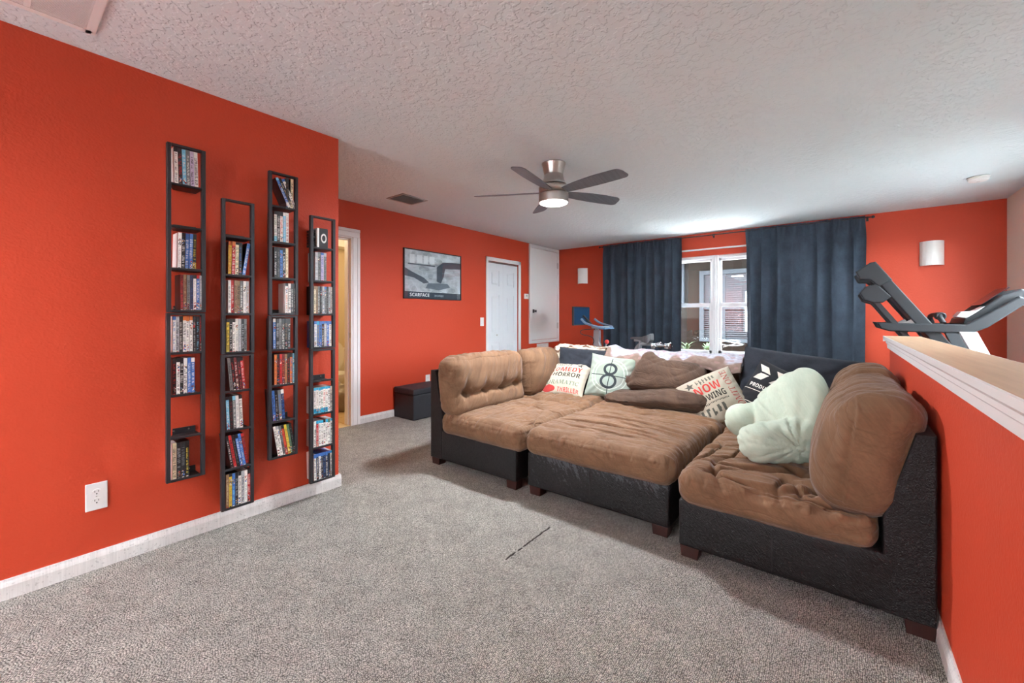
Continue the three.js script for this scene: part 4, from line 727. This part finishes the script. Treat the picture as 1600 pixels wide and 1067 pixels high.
function sconce(label, x, y) {
  const t = thing('wall_sconce', label, 'sconce', [x, y, ZB], 0, 'half round wall sconces');
  const a = [], n = 22, R = 0.1; for (let k = 0; k <= n; k++) { const q = Math.PI * (0.14 + 0.72 * k / n); a.push([R * Math.cos(q) / Math.cos(Math.PI * 0.14), 0.01 + 0.085 * (Math.sin(q) - Math.sin(0.14 * Math.PI)) / (1 - Math.sin(0.14 * Math.PI))]); }
  const inner = a.map(([p, q]) => [p * 0.95, q - 0.006]).reverse();
  const s = new THREE.Shape([...a, ...inner].map(([p, q]) => new THREE.Vector2(p, q))), g = new THREE.ExtrudeGeometry(s, { depth: 0.275, bevelEnabled: false }).rotateX(-Math.PI / 2);
  g.rotateX(Math.PI); // stand the half tube upright, bulge toward the room
  g.computeBoundingBox(); const bb = g.boundingBox; g.translate(0, -(bb.min.y + bb.max.y) / 2, -bb.min.z * 0);
  if (bb.max.z < 0.05) g.rotateY(Math.PI);
  mesh('shade', g, std({ color: lin(0.80, 0.78, 0.74), roughness: 0.5 }), t);
  mesh('wall_bracket', rbox(-0.05, 0.05, -0.06, 0.06, 0, 0.02, 0.004), M.whiteMatt, t);
  mesh('bulb', new THREE.SphereGeometry(0.022, 20, 14).scale(1, 1.5, 1).translate(0, 0.02, 0.048), M.plastic, t);
}
sconce('white half round wall sconce to the right of the curtains above the treadmill', 0.82, 1.908);
sconce('white half round wall sconce left of the curtains above the exercise bike', -3.65, 1.915);

// fan with a flush lamp; the same fitting hangs behind the photographer
function fan(label, x, z, turn, radiance) {
  const t = thing('ceiling_fan', label, 'fan', [x, CH, z], turn);
  mesh('canopy', lathe([[0, 0], [0.097, 0], [0.097, -0.008], [0.090, -0.03], [0.080, -0.075], [0.078, -0.092]], 48), M.steel, t);
  mesh('neck', lathe([[0.078, -0.094], [0.079, -0.11], [0.088, -0.14], [0.103, -0.165], [0.107, -0.178], [0, -0.178]], 48), M.steel, t);
  mesh('motor_housing', lathe([[0, -0.181], [0.107, -0.181], [0.114, -0.186], [0.120, -0.20], [0.120, -0.246], [0, -0.246]], 48), M.steel, t);
  const kit = mesh('light_kit', lathe([[0, -0.249], [0.119, -0.249], [0.121, -0.253], [0.121, -0.318], [0.116, -0.321], [0.113, -0.318], [0.113, -0.30], [0, -0.30]], 48), M.steel, t);
  mesh('lamp_glass', lathe([[0.1128, -0.302], [0.1128, -0.322], [0.104, -0.327], [0, -0.328]], 48), std({ color: lin(0.9, 0.9, 0.9), emissive: lin(1, 0.98, 0.95), emissiveIntensity: 4, roughness: 0.5 }), kit);
  const bladeM = std({ map: woodTex([92, 97, 106], [116, 121, 130]), roughness: 0.42, metalness: 0.15 });
  for (let k = 0; k < 5; k++) {
    const s = new THREE.Shape(); s.moveTo(0.10, -0.035); s.bezierCurveTo(0.2, -0.055, 0.3, -0.068, 0.45, -0.072); s.lineTo(0.60, -0.068); s.quadraticCurveTo(0.645, -0.062, 0.655, -0.02); s.lineTo(0.662, 0.03); s.quadraticCurveTo(0.66, 0.05, 0.63, 0.055); s.bezierCurveTo(0.45, 0.062, 0.25, 0.055, 0.10, 0.035); s.lineTo(0.10, -0.035);
    const g = new THREE.ExtrudeGeometry(s, { depth: 0.004, bevelEnabled: true, bevelSize: 0.002, bevelThickness: 0.0015, bevelSegments: 2, curveSegments: 10 });
    g.rotateX(-Math.PI / 2); g.rotateX(-0.24); g.translate(0, -0.236, 0); g.rotateY(-(152 + 72 * k) * Math.PI / 180);
    mesh('blade', uvMetres(g), bladeM, t);
  }
  const l = new THREE.RectAreaLight(0xf6f8ff, radiance, 0.2, 0.2); l.position.set(0, -0.331, 0); l.rotation.x = -Math.PI / 2; l.castShadow = true; t.add(l);
}
fan('brushed nickel ceiling fan with five grey blades and a lit round lamp', -1.838, -2.874, 0, LAMP);
fan('brushed nickel ceiling fan behind the photographer, lit', -2.0, 1.4, 0.5, LAMP_REAR);

// ------------------------------------------------------------------ framed picture: a plain stand-in with the lettered strip
{
  const map = canvasTex(1024, 640, (g, w, h) => {
    const bg = g.createLinearGradient(0, 0, 0, h); bg.addColorStop(0, '#d3dbe0'); bg.addColorStop(0.5, '#b9c5cd'); bg.addColorStop(1, '#dde4e8'); g.fillStyle = bg; g.fillRect(0, 0, w, h);
    for (let i = 0; i < 240; i++) { const q = 60 + 150 * rnd(); g.fillStyle = `rgba(${q},${q + 8},${q + 16},0.16)`; g.beginPath(); g.ellipse(rnd() * w, rnd() * h, 20 + rnd() * 90, 12 + rnd() * 40, rnd() - 0.5, 0, 7); g.fill(); }
    g.fillStyle = 'rgba(226,233,237,0.9)'; for (const [x, y, a, b] of [[90, 60, 80, 120], [210, 60, 90, 110], [330, 60, 70, 110], [430, 60, 90, 105]]) g.fillRect(x, y, a, b);
    g.fillStyle = 'rgba(52,64,76,0.75)'; g.fillRect(60, 180, 470, 18);
    const band = (pts, c) => { g.fillStyle = c; g.beginPath(); pts.forEach(([x, y]) => g.lineTo(x, y)); g.fill(); };
    band([[0, 240], [120, 290], [330, 360], [420, 420], [330, 440], [160, 370], [0, 350]], 'rgba(58,68,80,0.75)');
    band([[560, 200], [680, 120], [1024, 100], [1024, 190], [720, 210], [690, 330], [640, 420], [560, 400]], 'rgba(52,62,76,0.8)');
    band([[400, 430], [760, 420], [820, 470], [600, 520], [360, 500]], 'rgba(80,92,104,0.7)');
    g.fillStyle = '#33404e'; g.fillRect(0, h - 84, w, 84);
    fit(g, 'SCARFACE', 90, h - 22, 340, 44, 'bold PX sans-serif', '#eef2f4');
    scrawl(g, 520, h - 56, 170, 34, '#aeb9c2', 18);
  });
  const t = thing('framed_picture', 'framed grey blue picture with a lettered strip, on the red wall beside the closet door', 'picture', [XF, 1.722, -3.628], Math.PI / 2);
  const w = 0.972, h = 0.62, f = 0.012;
  mesh('backing', box(-w / 2 + 0.004, w / 2 - 0.004, -h / 2 + 0.004, h / 2 - 0.004, 0, 0.012), M.darkGap, t);
  mesh('frame', [rbox(-w / 2, -w / 2 + f, -h / 2, h / 2, 0, 0.026, 0.002), rbox(w / 2 - f, w / 2, -h / 2, h / 2, 0, 0.026, 0.002), rbox(-w / 2, w / 2, h / 2 - f, h / 2, 0, 0.026, 0.002), rbox(-w / 2, w / 2, -h / 2, -h / 2 + f, 0, 0.026, 0.002)], M.black, t);
  mesh('print', new THREE.PlaneGeometry(w - 0.02, h - 0.02).translate(0, 0, 0.0135), std({ map, roughness: 0.7 }), t);
  mesh('glazing', box(-w / 2 + f, w / 2 - f, -h / 2 + f, h / 2 - f, 0.018, 0.020), M.glass, t);
}

// ------------------------------------------------------------------ curtains
function curtain(x0, x1, y0, y1, folds2, amp, seed, mat, label) {
  const nx = 260, ny = 60, pos = [], uv = [], idx = [], zc = ZB + 0.10;
  for (const s of [1, -1]) { const off = pos.length / 3;
    for (let j = 0; j <= ny; j++) for (let i = 0; i <= nx; i++) {
      const u = i / nx, v = j / ny, dn = 1 - v, spread = sstep(0, 0.12, dn);
      const ph = 2 * Math.PI * folds2 * (u + 0.075 * N(u * 4, seed, 0.25 * dn) + 0.022 * N(u * 9, seed + 4, dn * 1.2));
      const big = 2 * Math.PI * folds2 * 0.41 * (u + 0.06 * N(u * 3, seed + 8, 0.3 * dn));
      let z = amp * (0.62 * Math.sin(ph) + 0.38 * Math.sin(big)) * (0.35 + 0.65 * spread) * (0.65 + 1.1 * N(u * 5, dn * 1.2, seed));
      z += 0.006 * (1 - spread) * Math.sin(2 * Math.PI * folds2 * 3.1 * u + seed) + 0.004 * N(u * 30, dn * 4, seed);
      const x = x0 + (x1 - x0) * u + 0.014 * Math.cos(ph) * spread + (u - 0.5) * 0.03 * Math.sin(dn * 2) * -1;
      const yy = y0 + (y1 - y0) * v + (v > 0.99 ? 0.006 * N(u * 40, seed, 2) : 0);
      pos.push(x, yy, zc + z + s * 0.0016); uv.push(u * (x1 - x0) * 1.6, v * 2.3);
    }
    for (let j = 0; j < ny; j++) for (let i = 0; i < nx; i++) { const a = off + j * (nx + 1) + i, b = a + 1, c = a + nx + 1, d = c + 1; if (s > 0) idx.push(a, b, d, a, d, c); else idx.push(a, d, b, a, c, d); } }
  const g = new THREE.BufferGeometry(); g.setAttribute('position', new THREE.Float32BufferAttribute(pos, 3)); g.setAttribute('uv', new THREE.Float32BufferAttribute(uv, 2)); g.setIndex(idx); g.computeVertexNormals();
  tag(mesh('curtain', g, mat), label, 'curtain', 'dark window curtains');
}
curtain(-3.20, -1.90, 0.03, 2.405, 9, 0.045, 3, M.curtain, 'dark blue grey curtain to the left of the window, behind the exercise bike');
curtain(-1.045, 0.24, 0.03, 2.41, 7, 0.045, 11, M.curtain, 'dark blue grey curtain to the right of the window, next to the treadmill');
{ const t = thing('curtain_rod', 'thin black curtain rod close under the ceiling across the window', 'curtain rod', [0, 2.385, ZB + 0.10]); mesh('rod', bar([-3.25, 0, 0], [0.29, 0, 0], 0.008), M.black, t); for (const x of [-3.27, 0.31]) mesh('finial', new THREE.SphereGeometry(0.018, 18, 12).translate(x, 0, 0), M.black, t); for (const x of [-3.22, -1.47, 0.262]) mesh('bracket', [bar([x, 0, 0], [x, 0, -0.098], 0.005), rbox(x - 0.012, x + 0.012, -0.03, 0.03, -0.1, -0.096, 0.001), bar([x, -0.012, -0.012], [x, 0.0, 0.012], 0.006)], M.black, t); }
tag(mesh('cord', tube([[-1.40, 0.86, -6.665], [-1.33, 0.84, -6.66], [-1.22, 0.815, -6.66], [-1.13, 0.80, -6.66], [-1.08, 0.79, -6.662], [-1.16, 0.772, -6.658], [-1.30, 0.768, -6.66], [-1.385, 0.79, -6.662], [-1.36, 0.815, -6.666], [-1.24, 0.845, -6.664], [-1.14, 0.83, -6.66], [-1.20, 0.79, -6.655], [-1.34, 0.745, -6.66]], 0.007, false, 160, 8), M.plastic), 'looped white cord hanging before the lower window pane', 'cord');

// ------------------------------------------------------------------ storage box by the far wall
{
  const t = thing('storage_box', 'black leather storage box with a lid by the red wall behind the sofa', 'storage box', [-4.165, 0, -3.005]);
  const L = M.leather.clone(); L.color = lin(0.035, 0.038, 0.044);
  mesh('body', softBox({ w: 0.365, h: 0.285, d: 0.76, r: 0.01, n: [16, 12, 30], crown: [-0.004, 0, -0.004], fold: (x, y, z) => 0.003 * N(x * 8, y * 10, z * 8) }).translate(0.1825, 0.1435, -0.38), L, t);
  mesh('lid', softBox({ w: 0.375, h: 0.07, d: 0.77, r: 0.016, n: [18, 8, 32], crown: [0, 0.008, 0], fold: (x, y, z) => 0.003 * N(x * 8, y * 10, z * 8) }).translate(0.1825, 0.322, -0.38), L, t);
}

// ------------------------------------------------------------------ exercise bike
{
  const t = thing('exercise_bike', 'grey exercise bike with a screen, before the curtain behind the sofa', 'exercise bike', [-2.75, 0, -5.75]);
  const fr = std({ color: lin(0.035, 0.036, 0.04), roughness: 0.4, metalness: 0.3 }), gy = std({ color: lin(0.32, 0.33, 0.35), roughness: 0.35, metalness: 0.4 });
  mesh('front_foot', bar([-0.35, 0.04, -0.27], [-0.35, 0.04, 0.27], 0.035), fr, t); mesh('rear_foot', bar([0.78, 0.04, -0.25], [0.78, 0.04, 0.25], 0.035), fr, t);
  mesh('main_frame', [bar([-0.33, 0.06, 0], [-0.12, 0.68, 0], 0.045, 0.04), bar([-0.12, 0.62, 0], [0.42, 0.28, 0], 0.042), bar([0.42, 0.28, 0], [0.76, 0.06, 0], 0.04), bar([0.42, 0.28, 0], [0.5, 0.60, 0], 0.04), bar([-0.33, 0.08, 0], [0.76, 0.07, 0], 0.03)], fr, t);
  mesh('flywheel', lathe([[0, -0.02], [0.22, -0.02], [0.235, -0.012], [0.235, 0.012], [0.22, 0.02], [0, 0.02]]).rotateX(Math.PI / 2).translate(-0.12, 0.32, 0.0), gy, t);
  mesh('crank', [lathe([[0, -0.03], [0.1, -0.03], [0.1, 0.03], [0, 0.03]]).rotateX(Math.PI / 2).translate(0.42, 0.3, 0.0), bar([0.42, 0.3, 0.05], [0.5, 0.16, 0.05], 0.012), bar([0.42, 0.3, -0.05], [0.34, 0.44, -0.05], 0.012)], fr, t);
  for (const s of [1, -1]) mesh('pedal', rbox(0.42 + s * 0.08 - 0.05, 0.42 + s * 0.08 + 0.05, 0.30 - s * 0.14 - 0.012, 0.30 - s * 0.14 + 0.012, s * 0.05, s * 0.15, 0.005), fr, t);
  mesh('head_post', prism([[-0.17, 0.62], [-0.05, 0.64], [-0.10, 0.80], [-0.10, 0.98], [-0.19, 0.98], [-0.20, 0.80]], -0.035, 0.035, 'z', 0.008), gy, t);
  const hb = mesh('handlebar', [bar([-0.15, 0.98, 0], [-0.15, 1.02, 0], 0.03), rbox(-0.20, 0.02, 1.005, 1.045, -0.09, 0.09, 0.015)], gy, t);
  for (const s of [1, -1]) mesh('grip', tube([[0.0, 1.03, s * 0.08], [0.01, 1.03, s * 0.19], [-0.08, 1.05, s * 0.23], [-0.22, 1.09, s * 0.23], [-0.30, 1.15, s * 0.21]], 0.017, false, 40, 10), std({ color: lin(0.16, 0.22, 0.32), roughness: 0.5 }), hb);
  mesh('tray', rbox(-0.05, 0.06, 1.0, 1.02, -0.16, 0.16, 0.008), std({ color: lin(0.13, 0.30, 0.52), roughness: 0.4 }), hb);
  mesh('cable', tube([[-0.18, 1.0, 0.08], [-0.34, 0.98, 0.12], [-0.36, 0.92, 0.1], [-0.22, 0.88, 0.05], [-0.18, 0.82, 0.04], [-0.2, 0.76, 0.04]], 0.006, false, 50, 6), fr, t);
  mesh('screen_arm', bar([-0.16, 0.98, 0], [-0.38, 1.2, 0], 0.018), fr, t);
  const sc = mesh('screen', rbox(-0.44, -0.405, 1.05, 1.34, -0.255, 0.255, 0.008), M.black, t);
  mesh('display', rbox(-0.406, -0.4035, 1.066, 1.324, -0.24, 0.24, 0.001), std({ color: lin(0.015, 0.045, 0.10), roughness: 0.15 }), sc);
  const kn = mesh('knob_post', bar([-0.02, 0.66, 0.02], [0.02, 0.79, 0.02], 0.012), gy, t); tag(mesh('knob', new THREE.SphereGeometry(0.034, 24, 16).translate(0.023, 0.81, 0.02), std({ color: lin(0.60, 0.03, 0.03), roughness: 0.3 }), kn), 'red resistance knob');
  mesh('seat_post', [bar([0.5, 0.55, 0], [0.53, 0.84, 0], 0.028, 0.024), bar([0.44, 0.845, 0], [0.66, 0.845, 0], 0.018)], gy, t);
  const sd = new THREE.Shape(); sd.moveTo(-0.15, -0.018); sd.quadraticCurveTo(0.0, -0.03, 0.06, -0.08); sd.quadraticCurveTo(0.12, -0.1, 0.13, -0.06); sd.lineTo(0.13, 0.06); sd.quadraticCurveTo(0.12, 0.1, 0.06, 0.08); sd.quadraticCurveTo(0.0, 0.03, -0.15, 0.018); sd.quadraticCurveTo(-0.165, 0, -0.15, -0.018);
  const sg = new THREE.ExtrudeGeometry(sd, { depth: 0.012, bevelEnabled: true, bevelSize: 0.012, bevelThickness: 0.012, bevelSegments: 5, curveSegments: 16, steps: 2 }).rotateX(-Math.PI / 2), sp = sg.attributes.position;
  for (let i = 0; i < sp.count; i++) { const x = sp.getX(i), z = sp.getZ(i), y = sp.getY(i); sp.setY(i, y * (0.8 + 1.6 * sstep(-0.1, 0.12, x)) - 0.35 * z * z / 0.1 + 0.03 * sstep(0.0, 0.14, x) - (y < 0.01 ? 0.02 * sstep(-0.02, 0.1, x) : 0)); }
  sg.computeVertexNormals(); mesh('saddle', uvMetres(sg.translate(0.555, 0.875, 0)), std({ color: lin(0.11, 0.112, 0.12), roughness: 0.3 }), t);
  mesh('weight_holder', [tube([[0.50, 0.55, 0.0], [0.46, 0.70, 0.0], [0.52, 0.79, 0], [0.66, 0.80, 0], [0.78, 0.79, 0]], 0.024, false, 40, 12), bar([0.78, 0.79, -0.14], [0.78, 0.79, 0.14], 0.014)], gy, t);
  for (const s of [1, -1]) { const d = s > 0 ? 'silver dumbbell hooked on the exercise bike, nearer the room' : 'silver dumbbell hooked on the exercise bike, nearer the window'; const db = thing('dumbbell', d, 'dumbbell', [-1.92, 0.79, -5.75 + s * 0.09], 0.4 * s, 'dumbbells on the bike'); const hd = (x) => lathe([[0, -0.03], [0.034, -0.03], [0.042, -0.02], [0.042, 0.02], [0.034, 0.03], [0, 0.03]], 24).rotateZ(Math.PI / 2).translate(x, 0, 0); mesh('handle', bar([-0.06, 0, 0], [0.06, 0, 0], 0.014), M.chrome, db); mesh('head', hd(-0.085), M.chrome, db); mesh('head', hd(0.085), M.chrome, db); }
}

// ------------------------------------------------------------------ folded treadmill
{
  const t = thing('treadmill', 'dark grey folding treadmill with its deck raised, beyond the half wall', 'treadmill', [0.7, 0, -5.55]);
  const dk = std({ color: lin(0.015, 0.017, 0.020), roughness: 0.55, metalness: 0.1 }), bk = std({ color: lin(0.02, 0.021, 0.024), roughness: 0.5 }), wt = std({ color: lin(0.62, 0.63, 0.64), roughness: 0.35, metalness: 0.3 });
  for (const s of [1, -1]) {
    mesh('base_rail', rbox(-0.25, 0.62, 0.0, 0.07, s * 0.36 - 0.03, s * 0.36 + 0.03, 0.01), bk, t);
    mesh('upright', prism([[0.50, 0.05], [0.60, 0.05], [0.205, 1.06], [0.10, 1.06]], s * 0.36 - 0.035, s * 0.36 + 0.035, 'z', 0.006), s > 0 ? wt : dk, t);
    mesh('handrail', prism([[-0.43, 1.135], [-0.40, 1.075], [-0.345, 1.055], [0.17, 1.045], [0.27, 1.10], [0.47, 1.29], [0.485, 1.335], [0.44, 1.355], [0.20, 1.165], [0.14, 1.125], [-0.30, 1.13]], s * 0.33 - 0.04, s * 0.33 + 0.04, 'z', 0.012), dk, t);
  }
  mesh('base_crossbar', rbox(0.5, 0.6, 0.0, 0.09, -0.36, 0.36, 0.01), bk, t);
  const con = mesh('console', prism([[0.14, 1.13], [0.19, 1.115], [0.27, 1.15], [0.50, 1.345], [0.51, 1.40], [0.47, 1.42], [0.36, 1.37], [0.22, 1.23], [0.15, 1.17]], -0.29, 0.29, 'z', 0.012), dk, t);
  mesh('tray', prism([[0.10, 1.19], [0.13, 1.235], [0.21, 1.24], [0.30, 1.30], [0.29, 1.25], [0.2, 1.17]], 0.10, 0.28, 'z', 0.006), wt, con);
  mesh('display', rbox(-0.11, 0.11, 0, 0.006, -0.2, 0.2, 0.003).rotateZ(0.74).translate(0.345, 1.365, 0), std({ color: lin(0.02, 0.02, 0.025), roughness: 0.12 }), con);
  mesh('grip_bar', [tube([[0.02, 1.13, 0.3], [0.0, 1.19, 0.25], [0.02, 1.21, 0.1], [0.02, 1.21, -0.1], [0.0, 1.19, -0.25], [0.02, 1.13, -0.3]], 0.02, false, 40, 10), ...[0.26, 0.2, 0.14].map((z) => new THREE.TorusGeometry(0.026, 0.008, 8, 20).toNonIndexed().translate(0.01, 1.195, z))], bk, t);
  // deck: local x runs along the deck, y is its thickness
  const A = V(0.48, 0.13, 0), B = V(-0.52, 1.64, 0), dir = B.clone().sub(A), L = dir.length(), ang = Math.atan2(dir.y, dir.x);
  const put = (g) => g.rotateZ(ang).translate(A.x, A.y, 0);
  const deck = mesh('deck', put(rbox(0.05, L - 0.05, -0.075, -0.035, -0.24, 0.24, 0.006)), bk, t);
  mesh('belt', put(rbox(0.03, L - 0.03, -0.083, -0.077, -0.22, 0.22, 0.003)), std({ color: lin(0.012, 0.012, 0.012), roughness: 0.9 }), deck);
  for (const s of [1, -1]) {
    mesh('side_rail', put(prism([[0, -0.105], [L - 0.02, -0.105], [L, -0.09], [L, -0.03], [L - 0.3, -0.015], [0, -0.02]], s * 0.28 - 0.045, s * 0.28 + 0.045, 'z', 0.008)), dk, deck);
    mesh('frame_rail', put(rbox(0.1, L - 0.18, 0.075, 0.115, s * 0.25 - 0.02, s * 0.25 + 0.02, 0.004)), bk, deck);
    mesh('end_cap', put(prism([[L - 0.20, -0.11], [L + 0.015, -0.11], [L + 0.03, -0.07], [L + 0.02, 0.06], [L - 0.06, 0.075], [L - 0.10, 0.02], [L - 0.2, 0.0]], s * 0.28 - 0.055, s * 0.28 + 0.055, 'z', 0.01)), dk, deck);
    mesh('foot_pad', put(prism([[L - 0.33, -0.02], [L - 0.16, 0.0], [L - 0.14, 0.09], [L - 0.17, 0.15], [L - 0.24, 0.16], [L - 0.30, 0.12], [L - 0.34, 0.06]], s * 0.28 - 0.05, s * 0.28 + 0.05, 'z', 0.01)), dk, deck);
    mesh('brace', put(rbox(L - 0.66, L - 0.58, -0.02, 0.10, s * 0.25 - 0.012, s * 0.25 + 0.012, 0.004)), wt, deck);
  }
  mesh('crossbar', put(rbox(L - 0.67, L - 0.62, 0.06, 0.1, -0.25, 0.25, 0.006)), bk, deck);
  mesh('lift_strut', bar([0.45, 0.10, 0.05], [0.05, 0.88, 0.05], 0.022, 0.016), M.chrome, t);
}

// dark seam worn into the carpet
{ const g = []; for (let k = 0; k < 26; k++) { const z = -1.56 - k * 0.0165, x = -1.288 + 0.006 * N(k * 0.6, 3, 1); if (rnd() > 0.16) g.push(box(x - 0.0015 - 0.0025 * rnd(), x + 0.0015 + 0.003 * rnd(), 0.0004, 0.0035, z - 0.017, z)); } const f = scene.getObjectByName('floor'); mesh('carpet_seam', g, std({ color: lin(0.05, 0.042, 0.036), roughness: 1 }), f); }

renderer.render(scene, camera);
